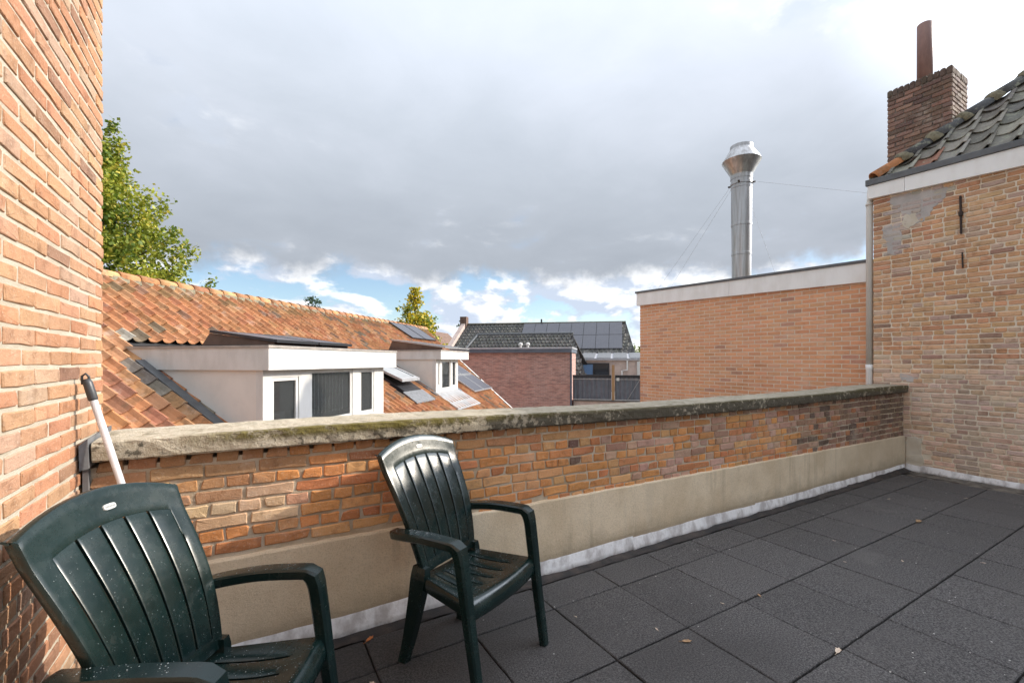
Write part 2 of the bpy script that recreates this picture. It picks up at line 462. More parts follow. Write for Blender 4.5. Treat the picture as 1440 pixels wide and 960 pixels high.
def leaf_mat(name, c1, c2, c3):
    m, nt = new_mat(name)
    a = nt.node('ShaderNodeVertexColor', layer_name='Col')
    s = nt.node('ShaderNodeSeparateColor', {0: a.outputs['Color']})
    c = nt.mix(s.outputs[0], c1, c2)
    c = nt.mix(nt.step(s.outputs[1], 0.72, 0.95), c, c3)
    d = nt.node('ShaderNodeBsdfPrincipled', {'Base Color': c, 'Roughness': 0.55})
    t = nt.node('ShaderNodeBsdfTranslucent', {'Color': c})
    mx = nt.node('ShaderNodeMixShader', {0: 0.35, 1: d.outputs[0], 2: t.outputs[0]})
    o = nt.node('ShaderNodeOutputMaterial')
    nt.t.links.new(mx.outputs[0], o.inputs[0])


leaf_mat('leaf_green', (0.10, 0.16, 0.016, 1), (0.42, 0.44, 0.055, 1), (0.56, 0.46, 0.07, 1))
leaf_mat('leaf_gold', (0.14, 0.19, 0.025, 1), (0.38, 0.40, 0.045, 1), (0.66, 0.50, 0.04, 1))
leaf_mat('leaf_dark', (0.05, 0.085, 0.045, 1), (0.10, 0.15, 0.07, 1), (0.17, 0.20, 0.09, 1))
leaf_mat('leaf_light', (0.10, 0.15, 0.03, 1), (0.20, 0.24, 0.06, 1), (0.28, 0.28, 0.08, 1))


# ------------------------------------------------------------------ geometry helpers
class MB:
    def __init__(self):
        self.v = []
        self.f = []
        self.c = []

    def add(self, verts, faces, color=None):
        b = len(self.v)
        self.v.extend([tuple(p) for p in verts])
        self.f.extend([tuple(i + b for i in f) for f in faces])
        self.c.extend([color] * len(faces))
        return self

    def box(self, x0, x1, y0, y1, z0, z1, M=None, color=None):
        vs = [(x0, y0, z0), (x1, y0, z0), (x1, y1, z0), (x0, y1, z0), (x0, y0, z1), (x1, y0, z1), (x1, y1, z1), (x0, y1, z1)]
        if M is not None:
            vs = [tuple(M @ Vector(p)) for p in vs]
        return self.add(vs, [(0, 3, 2, 1), (4, 5, 6, 7), (0, 1, 5, 4), (1, 2, 6, 5), (2, 3, 7, 6), (3, 0, 4, 7)], color)

    def hexa(self, bottom, top, color=None):
        """bottom and top: four corners each, counter-clockwise seen from above"""
        return self.add(list(bottom) + list(top), [(3, 2, 1, 0), (4, 5, 6, 7), (0, 1, 5, 4), (1, 2, 6, 5), (2, 3, 7, 6), (3, 0, 4, 7)], color)

    def tube(self, pts, rads, n=12, cap=True, color=None):
        pts = [Vector(p) for p in pts]
        if not isinstance(rads, (list, tuple)):
            rads = [rads] * len(pts)
        rings = []
        up = None
        for i, p in enumerate(pts):
            t = (pts[min(i + 1, len(pts) - 1)] - pts[max(i - 1, 0)]).normalized()
            if up is None:
                up = Vector((0, 0, 1)) if abs(t.z) < 0.9 else Vector((1, 0, 0))
            u = (up - t * up.dot(t)).normalized()
            v = t.cross(u)
            up = u
            rings.append([p + (u * math.cos(2 * math.pi * k / n) + v * math.sin(2 * math.pi * k / n)) * rads[i] for k in range(n)])
        vs = [q for r in rings for q in r]
        fs = []
        for i in range(len(pts) - 1):
            for k in range(n):
                k2 = (k + 1) % n
                fs.append((i * n + k, i * n + k2, (i + 1) * n + k2, (i + 1) * n + k))
        if cap:
            fs.append(tuple(range(n - 1, -1, -1)))
            fs.append(tuple((len(pts) - 1) * n + k for k in range(n)))
        return self.add(vs, fs, color)

    def lathe(self, prof, center=(0, 0), n=24, color=None):
        vs = []
        for r, z in prof:
            for k in range(n):
                an = 2 * math.pi * k / n
                vs.append((center[0] + r * math.cos(an), center[1] + r * math.sin(an), z))
        fs = []
        for i in range(len(prof) - 1):
            for k in range(n):
                k2 = (k + 1) % n
                fs.append((i * n + k, i * n + k2, (i + 1) * n + k2, (i + 1) * n + k))
        return self.add(vs, fs, color)

    def mesh(self, name, mat=None, smooth=False):
        me = bpy.data.meshes.new(name)
        me.from_pydata(self.v, [], self.f)
        if any(c is not None for c in self.c):
            ca = me.color_attributes.new('Col', 'FLOAT_COLOR', 'CORNER')
            data = np.empty((len(me.loops), 4), dtype=np.float32)
            k = 0
            for f, c in zip(self.f, self.c):
                data[k:k + len(f)] = tuple(c) + ((1,) if len(c) == 3 else ())
                k += len(f)
            ca.data.foreach_set('color', data.ravel())
        if smooth:
            me.polygons.foreach_set('use_smooth', [True] * len(me.polygons))
        if mat:
            me.materials.append(MATS[mat])
        me.update()
        return me

    def build(self, name, mat, parent=None, smooth=False, **kw):
        return link(name, self.mesh(name, mat, smooth), parent, **kw)


def link(name, me, parent=None, label=None, cat=None, group=None, kind=None, M=None, color=None):
    o = bpy.data.objects.new(name, me)
    col.objects.link(o)
    if M is not None:
        o.matrix_basis = M
    if parent is not None:
        o.parent = parent
    if color is not None:
        o.color = tuple(color) + (1,) if len(color) == 3 else color
    if label:
        o['label'] = label
    if cat:
        o['category'] = cat
    if group:
        o['group'] = group
    if kind:
        o['kind'] = kind
    return o


def thing(name, label, cat, loc=(0, 0, 0), rz=0, group=None):
    o = link(name, None, None, label, cat, group)
    o.location = loc
    o.rotation_euler = (0, 0, rz)
    o.empty_display_size = 0.1
    return o


def bevel(o, w_=0.004, seg=2):
    b = o.modifiers.new('bevel', 'BEVEL')
    b.width = w_
    b.segments = seg
    b.limit_method = 'ANGLE'
    b.angle_limit = R(40)
    return o


def ident(p):
    return Matrix.Translation(Vector(p))


def in_view(p):
    """rough size in the picture of a point's surroundings (pixels per metre), 0 outside"""
    fx, fy = math.sin(YAW), math.cos(YAW)
    d = p[0] * fx + p[1] * fy
    if d < 0.2:
        return 0
    r = p[0] * fy - p[1] * fx
    u = 720 + 625 * r / d
    v = 508 - 625 * (p[2] - CAM_Z) / d
    if u < -15 or u > 1455 or v < -15 or v > 975:
        return 0
    return 625 / d


def brick_mesh(name, mat, L, H, D=0.05, seed=0, soft=0.006, wob=0.0035):
    """hand-made brick: x along the course, front at -y, z up, origin in the middle of the front face"""
    r = random.Random(seed)
    c = soft * 1.3
    base = [(-L / 2 + c, -H / 2), (0, -H / 2), (L / 2 - c, -H / 2), (L / 2, -H / 2 + c), (L / 2, H / 2 - c),
            (L / 2 - c, H / 2), (0, H / 2), (-L / 2 + c, H / 2), (-L / 2, H / 2 - c), (-L / 2, -H / 2 + c)]
    outl = [(x + r.uniform(-wob, wob), z + r.uniform(-wob, wob)) for x, z in base]
    if r.random() < 60 * wob:   # a chipped corner
        k_ = r.choice((2, 4, 7, 9))
        for q_ in (k_, (k_ + 1) % 10):
            x, z = outl[q_]
            outl[q_] = (x - math.copysign(r.uniform(0.003, 0.008), x), z - math.copysign(r.uniform(0.002, 0.006), z))
    front = []
    for x, z in outl:
        ins = soft * r.uniform(0.7, 1.5)
        front.append((x - math.copysign(min(ins, abs(x)), x), r.uniform(-0.0015, 0.001), z - math.copysign(ins, z)))
    n = len(outl)
    vs = [(x, D, z) for x, z in outl] + [(x, soft, z) for x, z in outl] + front + [(r.uniform(-L, L) * .2, r.uniform(-0.0012, 0.0008), r.uniform(-H, H) * .15)]
    fs = []
    for k in range(n):
        k2 = (k + 1) % n
        fs.append((k, k2, n + k2, n + k))
        fs.append((n + k, n + k2, 2 * n + k2, 2 * n + k))
        fs.append((2 * n + k, 2 * n + k2, 3 * n))
    mb = MB()
    mb.add(vs, fs)
    return mb, mb.mesh(name, mat, smooth=False)


def lay_bricks(parent, mat, bricks, origin, rz, front, limit=300, variants=8, soft=0.006, wob=0.0035, seed=1, tilt=0.012, proud=0.003, H=0.05):
    """bricks: (u, z, length, height, colour); u runs along the wall's own x axis; the nearest `limit` become single bricks"""
    rd = random.Random(seed)
    protos = {}
    for kind, L in (('s', 0.205), ('h', 0.098)):
        protos[kind] = [brick_mesh('brick', mat, L, H, seed=seed * 100 + k, soft=soft, wob=wob) for k in range(variants)]
    base = Matrix.Translation(Vector(origin)) @ Matrix.Rotation(rz, 4, 'Z')
    items = []
    for (u, z, L, h, c) in bricks:
        kind = 's' if L > 0.15 else 'h'
        nom = 0.205 if kind == 's' else 0.098
        mb, me = rd.choice(protos[kind])
        flip = rd.choice((1, -1))
        M = base @ Matrix.Translation((u, front + rd.uniform(-proud, proud), z)) @ Matrix.Rotation(rd.uniform(-tilt, tilt), 4, 'Y') @ Matrix.Rotation(rd.uniform(-tilt, tilt), 4, 'Z') \
            @ Matrix.Diagonal((L / nom, 1, h / H, 1)) @ (Matrix.Rotation(math.pi, 4, 'Y') if flip < 0 else Matrix.Identity(4))
        items.append((in_view(M.translation) * L, mb, me, M, c))
    items.sort(key=lambda t: -t[0])
    rest = MB()
    n1 = 0
    for sz, mb, me, M, c in items:
        if n1 < limit and sz > 0:
            link('brick', me, parent, M=M, color=c)
            n1 += 1
        else:
            A = np.array(M)
            V = np.array(mb.v) @ A[:3, :3].T + A[:3, 3]
            rest.add(V.tolist(), mb.f, c)
    if rest.v:
        rest.build('brickwork', mat + '_joined', parent, kind='stuff')


def vary(c, amt=0.12, hue=0.05, r=random):
    k = 1 + r.uniform(-amt, amt)
    return tuple(max(0.005, x * k * (1 + r.uniform(-hue, hue))) for x in c)


def lerp(a, b, t):
    t = max(0, min(1, t))
    return tuple(x + (y - x) * t for x, y in zip(a, b))


# ------------------------------------------------------------------ ground and terrace
mb = MB()
mb.add([(-900, -900, -3.2), (900, -900, -3.2), (900, 900, -3.2), (-900, 900, -3.2)], [(0, 1, 2, 3)])
mb.build('ground', 'ground', kind='structure')

mb = MB()
mb.box(-0.58, 7.39, -3.0, 2.70, -3.19, -0.034)
floor = mb.build('terrace_floor', 'roofing_felt', kind='structure')


def rubber_tile(x0, x1, y0, y1, k):
    r = random.Random(k)
    g = 0.003
    x0 += g; x1 -= g; y0 += g * 1.6; y1 -= g * 1.6
    n = 8
    ring = []
    for i in range(n):
        ring.append((x0 + (x1 - x0) * i / n, y0))
    for i in range(n):
        ring.append((x1, y0 + (y1 - y0) * i / n))
    for i in range(n):
        ring.append((x1 - (x1 - x0) * i / n, y1))
    for i in range(n):
        ring.append((x0, y1 - (y1 - y0) * i / n))
    j = 0.0018
    ring = [(x + r.uniform(-j, j), y + r.uniform(-j, j)) for x, y in ring]
    cx_, cy_ = (x0 + x1) / 2, (y0 + y1) / 2
    zt = r.uniform(-0.0025, 0.0015)
    b = 0.004
    inner = [(x - math.copysign(min(b, abs(x - cx_)), x - cx_), y - math.copysign(min(b, abs(y - cy_)), y - cy_)) for x, y in ring]
    sx, sy = r.uniform(-0.004, 0.004), r.uniform(-0.004, 0.004)
    N = len(ring)
    hz = lambda x, y: zt + sx * (x - cx_) + sy * (y - cy_)
    vs = [(x, y, -0.032) for x, y in ring] + [(x, y, hz(x, y) - 0.004) for x, y in ring] + [(x, y, hz(x, y)) for x, y in inner]
    fs = []
    for i in range(N):
        i2 = (i + 1) % N
        fs.append((i, i2, N + i2, N + i))
        fs.append((N + i, N + i2, 2 * N + i2, 2 * N + i))
    fs.append(tuple(2 * N + i for i in range(N)))
    t = MB()
    t.add(vs, fs)
    return t


rows = [(2.058, 2.315)] + [(2.058 - 0.5 * (j + 1), 2.058 - 0.5 * j) for j in range(9)]
k = 0
for j, (y0, y1) in enumerate(rows):
    off = {0: 0, 1: 0, 2: 0, 3: 0.012}.get(j, 0.012 * (j % 3))
    for i in range(-6, 11):
        x0 = 1.992 + 0.5 * i + off
        x1 = x0 + 0.5
        x0, x1 = max(x0, -0.565), min(x1, 7.02)
        if x1 - x0 < 0.05:
            continue
        k += 1
        if False:
            continue
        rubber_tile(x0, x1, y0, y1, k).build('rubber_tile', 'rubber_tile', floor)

# bitumen strip and upturn along the parapet, fillet at the right wall
mb = MB()
nx = 90
prof = [(2.318, -0.006), (2.345, -0.004), (2.375, 0.0), (2.398, 0.010), (2.406, 0.03)]
for i in range(nx):
    for q in range(len(prof) - 1):
        pass
vs = []
for i in range(nx + 1):
    x = -0.57 + 7.9 * i / nx
    wide = 0.0
    for q, (y, z) in enumerate(prof):
        lift = 0.022 * max(0, min(1, (x - 5.6) / 1.4)) * q / 4 + 0.004
        vs.append((x, (y - wide * (1 - q / 4)) + random.uniform(-0.004, 0.004), z + lift + random.uniform(-0.003, 0.003)))
fs = []
m_ = len(prof)
for i in range(nx):
    for q in range(m_ - 1):
        a0 = i * m_ + q
        fs.append((a0, a0 + m_, a0 + m_ + 1, a0 + 1))
mb.add(vs, fs)
mb.build('felt_strip', 'roofing_felt', floor, smooth=True)
mb = MB()
vs, fs = [], []
ny = 60
prof = [(6.98, -0.012), (7.1, -0.030), (7.24, -0.034), (7.33, -0.026), (7.374, -0.014)]
for i in range(ny + 1):
    y = 2.40 - 4.4 * i / ny
    for q, (x, z) in enumerate(prof):
        vs.append((x + random.uniform(-0.006, 0.006), y, z + random.uniform(-0.003, 0.003)))
for i in range(ny):
    for q in range(4):
        a0 = i * 5 + q
        fs.append((a0, a0 + 1, a0 + 6, a0 + 5)[::-1])
mb.add(vs, fs)
mb.build('felt_fillet', 'felt_fillet', floor, smooth=True)


# ------------------------------------------------------------------ parapet wall
par = thing('parapet_wall', 'weathered orange brick parapet wall with mossy concrete coping behind the chairs', 'wall', (3.4, 2.42, 0))
PI_ = ident((-3.4, -2.42, 0))


def plocal(mbx):
    mbx.v = [(x - 3.4, y - 2.42, z) for x, y, z in mbx.v]
    return mbx


def cop_z(x):
    return 1.0 - 0.035 * math.exp(-((x - 3.6) / 2.3) ** 2) + 0.006 * (x > 6)


def band_top(x):
    return 0.505 - 0.0095 * (x + 0.2)


mb = MB()
mb.box(-0.575, 7.39, 2.4262, 2.70, -0.03, 0.97)
plocal(mb).build('wall_core', 'mortar_parapet', par)

rb = random.Random(3)
bricks = []
pitch = 0.0605
for ci in range(11):
    z = 0.40 + pitch * (ci + 0.5)
    u = -0.56 - rb.uniform(0, 0.1)
    stretch = ci % 2 == 0
    while u < 7.38:
        L = rb.uniform(0.190, 0.215) if stretch else rb.uniform(0.088, 0.105)
        if stretch and rb.random() < 0.08:
            L = 0.1
        L *= 0.94
        u0, u1 = max(u, -0.56), min(u + L, 7.375)
        xm = (u0 + u1) / 2
        zz = z - 0.025 * math.exp(-((xm - 3.6) / 2.3) ** 2) * (ci / 10) - 0.004 * xm * (1 - ci / 10) + rb.uniform(-0.002, 0.002)
        top = cop_z(xm) - 0.004
        z1 = min(zz + 0.0255, top)
        z0 = zz - 0.0255
        if u1 - u0 > 0.03 and z1 - z0 > 0.015 and z1 > band_top(xm) + 0.020:
            orange = (0.64, 0.285, 0.105)
            deep = (0.55, 0.225, 0.10)
            tan_ = (0.64, 0.34, 0.155)
            pink = (0.53, 0.32, 0.235)
            brown = (0.42, 0.245, 0.165)
            dark = (0.17, 0.115, 0.085)
            q = rb.random()
            if xm < 2.2:
                c = orange if q < 0.55 else deep if q < 0.75 else tan_ if q < 0.975 else (0.18, 0.11, 0.085)
            elif xm < 4.8:
                c = orange if q < 0.30 else pink if q < 0.58 else deep if q < 0.72 else tan_ if q < 0.86 else brown if q < 0.985 else (0.10, 0.075, 0.065)
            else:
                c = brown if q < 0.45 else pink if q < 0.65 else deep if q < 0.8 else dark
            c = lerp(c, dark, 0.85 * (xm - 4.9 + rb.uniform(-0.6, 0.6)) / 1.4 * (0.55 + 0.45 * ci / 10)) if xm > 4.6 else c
            if ci >= 8:  # top courses darker, the coping's cast shade put into the brick colour
                c = lerp(c, (0.25, 0.15, 0.095), 0.2 + 0.3 * (ci - 8) / 2 + rb.uniform(-0.2, 0.2))
            if xm < 0.15 and ci >= 6:  # the same painted coping shade, reaching lower at the left end
                c = lerp(c, (0.42, 0.27, 0.165), 0.5)
            if -0.3 < xm < 0.22 and 4 <= ci <= 6 and rb.random() < 0.8:
                c = lerp(c, (0.80, 0.62, 0.44), rb.uniform(0.3, 0.7))
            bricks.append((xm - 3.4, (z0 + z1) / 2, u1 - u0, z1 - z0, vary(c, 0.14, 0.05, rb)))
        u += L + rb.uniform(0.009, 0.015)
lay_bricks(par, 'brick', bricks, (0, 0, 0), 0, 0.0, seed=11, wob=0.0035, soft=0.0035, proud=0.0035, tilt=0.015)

# coping
mb = MB()
nx = 170
vs, fs = [], []
rc = random.Random(5)
for i in range(nx + 1):
    x = -0.545 + 7.93 * i / nx
    zb = cop_z(x)
    zt = zb + 0.088 + (0.004 * math.sin(x * 2.1))
    jj = lambda s: rc.uniform(-s, s)
    prof = [(2.70, zb), (2.43, zb), (2.381 + jj(.003), zb + jj(.004)), (2.372 + jj(.003), zb + 0.010 + jj(.003)), (2.369 + jj(.003), zb + 0.04 + jj(.003)),
            (2.369 + jj(.003), zb + 0.068 + jj(.003)), (2.371 + jj(.003), zt - 0.004 + jj(.003)), (2.379 + jj(.003), zt + jj(.002)), (2.46, zt + 0.003 + jj(.002)),
            (2.55, zt + 0.006 + jj(.002)), (2.64, zt + 0.008 + jj(.002)), (2.715 + jj(.003), zt + 0.006 + jj(.002)), (2.722 + jj(.003), zt - 0.01), (2.722, zb)]
    vs += [(x, y, z) for y, z in prof]
m_ = 14
for i in range(nx):
    for q in range(m_):
        q2 = (q + 1) % m_
        fs.append((i * m_ + q, i * m_ + q2, (i + 1) * m_ + q2, (i + 1) * m_ + q))
fs.append(tuple(range(m_)))
fs.append(tuple(nx * m_ + q for q in range(m_ - 1, -1, -1)))
fs = [f[::-1] for f in fs]
mb.add(vs, fs)
plocal(mb).build('coping', 'coping', par)
# the short broken slate end piece against the left wall
mb = MB()
mb.hexa([(-0.578, 2.36, 0.975), (-0.552, 2.365, 0.98), (-0.552, 2.70, 1.0), (-0.578, 2.70, 1.0)], [(-0.578, 2.352, 1.075), (-0.553, 2.358, 1.10), (-0.553, 2.71, 1.11), (-0.578, 2.71, 1.10)])
mb.box(-0.577, -0.560, 2.395, 2.428, 0.42, 0.975)
plocal(mb).build('end_slate', 'lead_grey', par)

# cement skirting with an uneven lower edge
mb = MB()
nx = 150
vs, fs = [], []
for i in range(nx + 1):
    x = -0.574 + 7.955 * i / nx
    zl = 0.085 - 0.006 * max(0, x - 1) + rc.uniform(-0.004, 0.004) + (0.012 * math.sin(9 * x) if x < 0.9 else 0)
    zt = band_top(x) + rc.uniform(-0.0025, 0.0025)
    for (y, z) in [(2.434, zl), (2.408, zl), (2.4045, zl + 0.05), (2.4045, (zl + zt) / 2), (2.405, zt - 0.008), (2.410, zt), (2.434, zt + 0.004)]:
        vs.append((x, y + rc.uniform(-0.0008, 0.0008), z))
for i in range(nx):
    for q in range(6):
        fs.append((i * 7 + q, (i + 1) * 7 + q, (i + 1) * 7 + q + 1, i * 7 + q + 1))
fs = [f for f in fs]
mb.add(vs, fs)
plocal(mb).build('render_band', 'render_band', par, smooth=False)


def flashing(a, b, along_x, const, top, seed, parent, inv):
    """crinkled lead strip; const is the wall face it hangs on"""
    r = random.Random(seed)
    n = max(6, int(abs(b - a) / 0.05))
    vs, fs = [], []
    ph = r.uniform(0, 6)
    for i in range(n + 1):
        u = a + (b - a) * i / n
        t = top(u) + r.uniform(-0.002, 0.002) + 0.005 * math.sin(u * 5 + ph)
        lo = (-0.004 if along_x else -0.028) + r.uniform(-0.0015, 0.0015) + 0.004 * math.sin(u * 6 + ph)
        w1 = 0.003 * math.sin(u * 9 + ph) + 0.0016 * math.sin(u * 23 + 2 * ph) + r.uniform(-0.0006, 0.0006)
        for f_, dz_ in ((0.004, 0.0), (0.010, 0.30), (0.013, 0.62), (0.020, 1.0), (0.016, 1.02)):
            z = t + (lo - t) * dz_
            d = const - (f_ + w1 * (0.3 + dz_) + r.uniform(-0.0006, 0.0006))
            vs.append((u, d, z) if along_x else (d, u, z))
    for i in range(n):
        for q in range(4):
            fs.append((i * 5 + q, i * 5 + q + 1, (i + 1) * 5 + q + 1, (i + 1) * 5 + q))
    if (b < a) != (not along_x):
        fs = [f[::-1] for f in fs]
    t = MB()
    t.add(vs, fs)
    t.v = [tuple(inv @ Vector(p)) for p in t.v]
    return t.build('lead_flashing', 'lead_flashing', parent, smooth=True)


ftop = lambda x: 0.108 - 0.0062 * max(0, x - 1)
for s_, (a0, b0) in enumerate([(-0.57, 1.05), (1.04, 2.46), (2.45, 4.03), (4.02, 5.75), (5.74, 7.36)]):
    flashing(a0, b0, True, 2.405 - 0.0015 * (s_ % 2), ftop, 40 + s_, par, PI_)

# ------------------------------------------------------------------ tall brick wall on the left
lw = thing('house_wall', 'tall peach brick house wall at the left edge with pale mortar', 'wall', (-0.585, 1.2, -0.03))
LI = ident((0.585, -1.2, 0.03))


def moved(mbx, inv):
    mbx.v = [tuple(inv @ Vector(p)) for p in mbx.v]
    return mbx


mb = MB()
mb.box(-1.6, -0.5892, -0.8, 2.712, -3.19, 4.4)
moved(mb, LI).build('wall_core', 'mortar_pale', lw)
rb = random.Random(21)
bricks = []
pitch = 0.0603
for ci in range(0, 73):
    z = 0.0 + pitch * (ci + 0.5)
    y = 2.716 - (0 if ci % 2 else 0.105)
    if ci % 2 == 0:
        bricks.append((2.716 - 0.048 - 1.2, z + 0.03, 0.094, 0.047, vary((0.50, 0.27, 0.145), 0.15, 0.05, rb)))
    while y > -0.8:
        L = rb.uniform(0.196, 0.208)
        q = rb.random()
        c = (0.47, 0.265, 0.155) if q < 0.45 else (0.45, 0.225, 0.125) if q < 0.72 else (0.46, 0.295, 0.205) if q < 0.92 else (0.30, 0.17, 0.11)
        bricks.append((y - L / 2 - 1.2, z + 0.03 + rb.uniform(-0.0015, 0.0015), L, rb.uniform(0.0455, 0.049), vary(c, 0.10, 0.04, rb)))
        y -= L + rb.uniform(0.010, 0.014)
lay_bricks(lw, 'brick', bricks, (0, 0, 0), R(90), 0.0, seed=22, soft=0.0028, wob=0.003, proud=0.002, tilt=0.008)

# ------------------------------------------------------------------ right house: wall, eaves, roof, chimney
rh = thing('brick_house', 'old tan brick house at the right with hipped grey tile roof', 'house', (7.4, 1.0, -0.03))
RI = ident((-7.4, -1.0, 0.03))
mb = MB()
mb.box(7.4062, 14.4, -3.5, 2.752, -3.19, 3.72)
moved(mb, RI).build('wall_core', 'mortar_old', rh)
rb = random.Random(31)
bricks = []
pitch = 0.0605


def eave_z(y, k=0):
    return (3.64, 3.815, 3.90)[k] - (2.75 - y) * (0.056, 0.025, 0.030)[k]


for ci in range(0, 61):
    z = pitch * (ci + 0.5) - 0.02
    stretch = ci % 2 == 0
    y = 2.755
    while y > -1.6:
        L = (rb.uniform(0.185, 0.212) if stretch else rb.uniform(0.086, 0.106))
        if rb.random() < 0.13:
            L = 0.1 if stretch else 0.2
        L *= 0.97
        y1 = y - L
        ym = (y + y1) / 2
        if z > eave_z(ym) + 0.03:
            break
        q = rb.random()
        c = (0.60, 0.345, 0.19) if q < 0.36 else (0.61, 0.38, 0.215) if q < 0.62 else (0.57, 0.305, 0.175) if q < 0.80 else (0.55, 0.39, 0.29) if q < 0.94 else (0.36, 0.225, 0.16)
        if z < 1.65:  # lower courses paler, reflected light painted into the brick colour
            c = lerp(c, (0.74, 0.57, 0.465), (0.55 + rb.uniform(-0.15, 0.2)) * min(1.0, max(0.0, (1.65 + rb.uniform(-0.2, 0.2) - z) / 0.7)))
        if z > 2.6 and ym > 2.35 and rb.random() < 0.5:
            c = lerp(c, (0.40, 0.20, 0.13), 0.5)
        if (2.0 < ym < 2.62 and 3.16 + 0.75 * max(0, 2.36 - ym) < z) or (2.44 < ym < 2.64 and 2.8 < z < 3.24):
            c = lerp(c, (0.47, 0.43, 0.40), 0.8)
        if abs(ym - 1.80) < 0.13 and z < 1.15:
            c = lerp(c, (0.36, 0.26, 0.21), 0.5)
        # bricks behind the plaster patch in the corner stay out of sight
        if not (ym > 2.25 and z < 0.42):
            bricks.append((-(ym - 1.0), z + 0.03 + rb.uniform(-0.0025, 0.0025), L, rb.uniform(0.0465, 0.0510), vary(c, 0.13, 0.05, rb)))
        y = y1 - rb.uniform(0.010, 0.014)
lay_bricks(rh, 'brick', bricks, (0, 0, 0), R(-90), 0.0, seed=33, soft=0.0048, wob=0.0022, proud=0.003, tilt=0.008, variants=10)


def blob_patch(pts, x, thick, mat, seed, inv, name):
    """an irregular skin of mortar on the wall: pts are (y, z) outline"""
    r = random.Random(seed)
    outl = []
    n = len(pts)
    for i in range(n):
        (y0, z0), (y1, z1) = pts[i], pts[(i + 1) % n]
        m2 = max(2, int(math.hypot(y1 - y0, z1 - z0) / 0.03))
        for q in range(m2):
            t = q / m2
            outl.append((y0 + (y1 - y0) * t + r.uniform(-0.013, 0.013), z0 + (z1 - z0) * t + r.uniform(-0.013, 0.013)))
    N = len(outl)
    cy_, cz_ = sum(p[0] for p in outl) / N, sum(p[1] for p in outl) / N
    vs = [(x + .006, y, z) for y, z in outl] + [(x - thick * r.uniform(0.85, 1.1), cy_ + (y - cy_) * 0.97, cz_ + (z - cz_) * 0.97) for y, z in outl]
    fs = [(i, (i + 1) % N, N + (i + 1) % N, N + i) for i in range(N)]
    fs.append(tuple(N + i for i in range(N)))
    t = MB()
    t.add(vs, fs)
    o = moved(t, inv).build(name, mat, rh)
    bm = bmesh.new()
    bm.from_mesh(o.data)
    bmesh.ops.recalc_face_normals(bm, faces=bm.faces)
    bmesh.ops.triangulate(bm, faces=[f for f in bm.faces if len(f.verts) > 4])
    bm.to_mesh(o.data)
    bm.free()
    return o


blob_patch([(2.62, 3.60), (2.30, 3.585), (1.99, 3.565), (2.00, 3.44), (2.13, 3.34), (2.17, 3.22), (2.32, 3.16), (2.36, 3.30), (2.46, 3.38), (2.50, 3.46), (2.60, 3.52)], 7.402, 0.002, 'cement_patch', 1, RI, 'cement_patch')
blob_patch([(2.66, 3.20), (2.46, 3.22), (2.44, 3.02), (2.50, 2.80), (2.58, 2.84), (2.61, 3.0)], 7.402, 0.002, 'cement_patch', 2, RI, 'cement_patch')
blob_patch([(2.42, 3.33), (2.30, 3.32), (2.26, 3.20), (2.38, 3.14), (2.44, 3.2)], 7.402, 0.0035, 'plaster_patch', 3, RI, 'plaster_patch')
blob_patch([(2.40, 0.44), (2.235, 0.43), (2.24, 0.28), (2.21, 0.12), (2.22, 0.02), (2.40, 0.02)], 7.415, 0.022, 'plaster_patch', 4, RI, 'plaster_patch')
blob_patch([(2.46, 1.24), (2.28, 1.20), (2.27, 1.14), (2.45, 1.16)], 7.402, 0.002, 'cement_patch', 5, RI, 'cement_patch')

for y0, y1, nm in ((2.80, 2.40, 0), (2.397, -1.0, 1), (-1.003, -3.5, 2)):
    mb = MB()
    q = lambda y, x: [(x, y, eave_z(y)), (x, y, eave_z(y, 1))]
    b = [(7.345, y1, eave_z(y1)), (7.46, y1, eave_z(y1)), (7.46, y0, eave_z(y0)), (7.345, y0, eave_z(y0))]
    t = [(7.345, y1, eave_z(y1, 1)), (7.46, y1, eave_z(y1, 1)), (7.46, y0, eave_z(y0, 1)), (7.345, y0, eave_z(y0, 1))]
    mb.hexa(b, t)
    bevel(moved(mb, RI).build('fascia_board', 'white_fascia', rh), 0.003)
mb = MB()
mb.hexa([(7.46, 2.68, 3.63), (11.5, 2.68, 3.63), (11.5, 2.80, 3.63), (7.46, 2.80, 3.63)], [(7.46, 2.68, 3.81), (11.5, 2.68, 3.81), (11.5, 2.80, 3.81), (7.46, 2.80, 3.81)])
moved(mb, RI).build('fascia_board', 'white_fascia', rh)
mb = MB()
y0, y1 = 2.82, -3.5
mb.hexa([(7.325, y1, eave_z(y1, 1) + .002), (7.52, y1, eave_z(y1, 1) + .002), (7.52, y0, eave_z(y0, 1) + .002), (7.325, y0, eave_z(y0, 1) + .002)],
        [(7.325, y1, eave_z(y1, 2)), (7.52, y1, eave_z(y1, 2)), (7.52, y0, eave_z(y0, 2)), (7.325, y0, eave_z(y0, 2))])
mb.box(7.52, 11.5, 2.70, 2.82, 3.822, 3.905)
bevel(moved(mb, RI).build('roof_edge_cap', 'cap_metal', rh), 0.006)

# roof deck (hipped) and tiles
KR = 0.95
ER = Vector((7.44, 2.76, 3.87))
XT = 11.8  # ridge out of view, set this high so the roof shades the terrace
dd = XT - ER.x
mb = MB()
yb = -3.5
mb.add([(ER.x, yb, ER.z - .03), (ER.x, ER.y, ER.z - .03), (XT, ER.y - dd, ER.z - .03 + KR * dd), (XT, yb, ER.z - .03 + KR * dd),
        (14.6, ER.y, ER.z - .03), (14.6, yb, ER.z - .03)],
       [(0, 3, 2, 1), (1, 2, 4), (2, 3, 5, 4), (0, 1, 4, 5), (0, 5, 3)])
rdeck = moved(mb, RI).build('roof', 'dark_felt', rh)

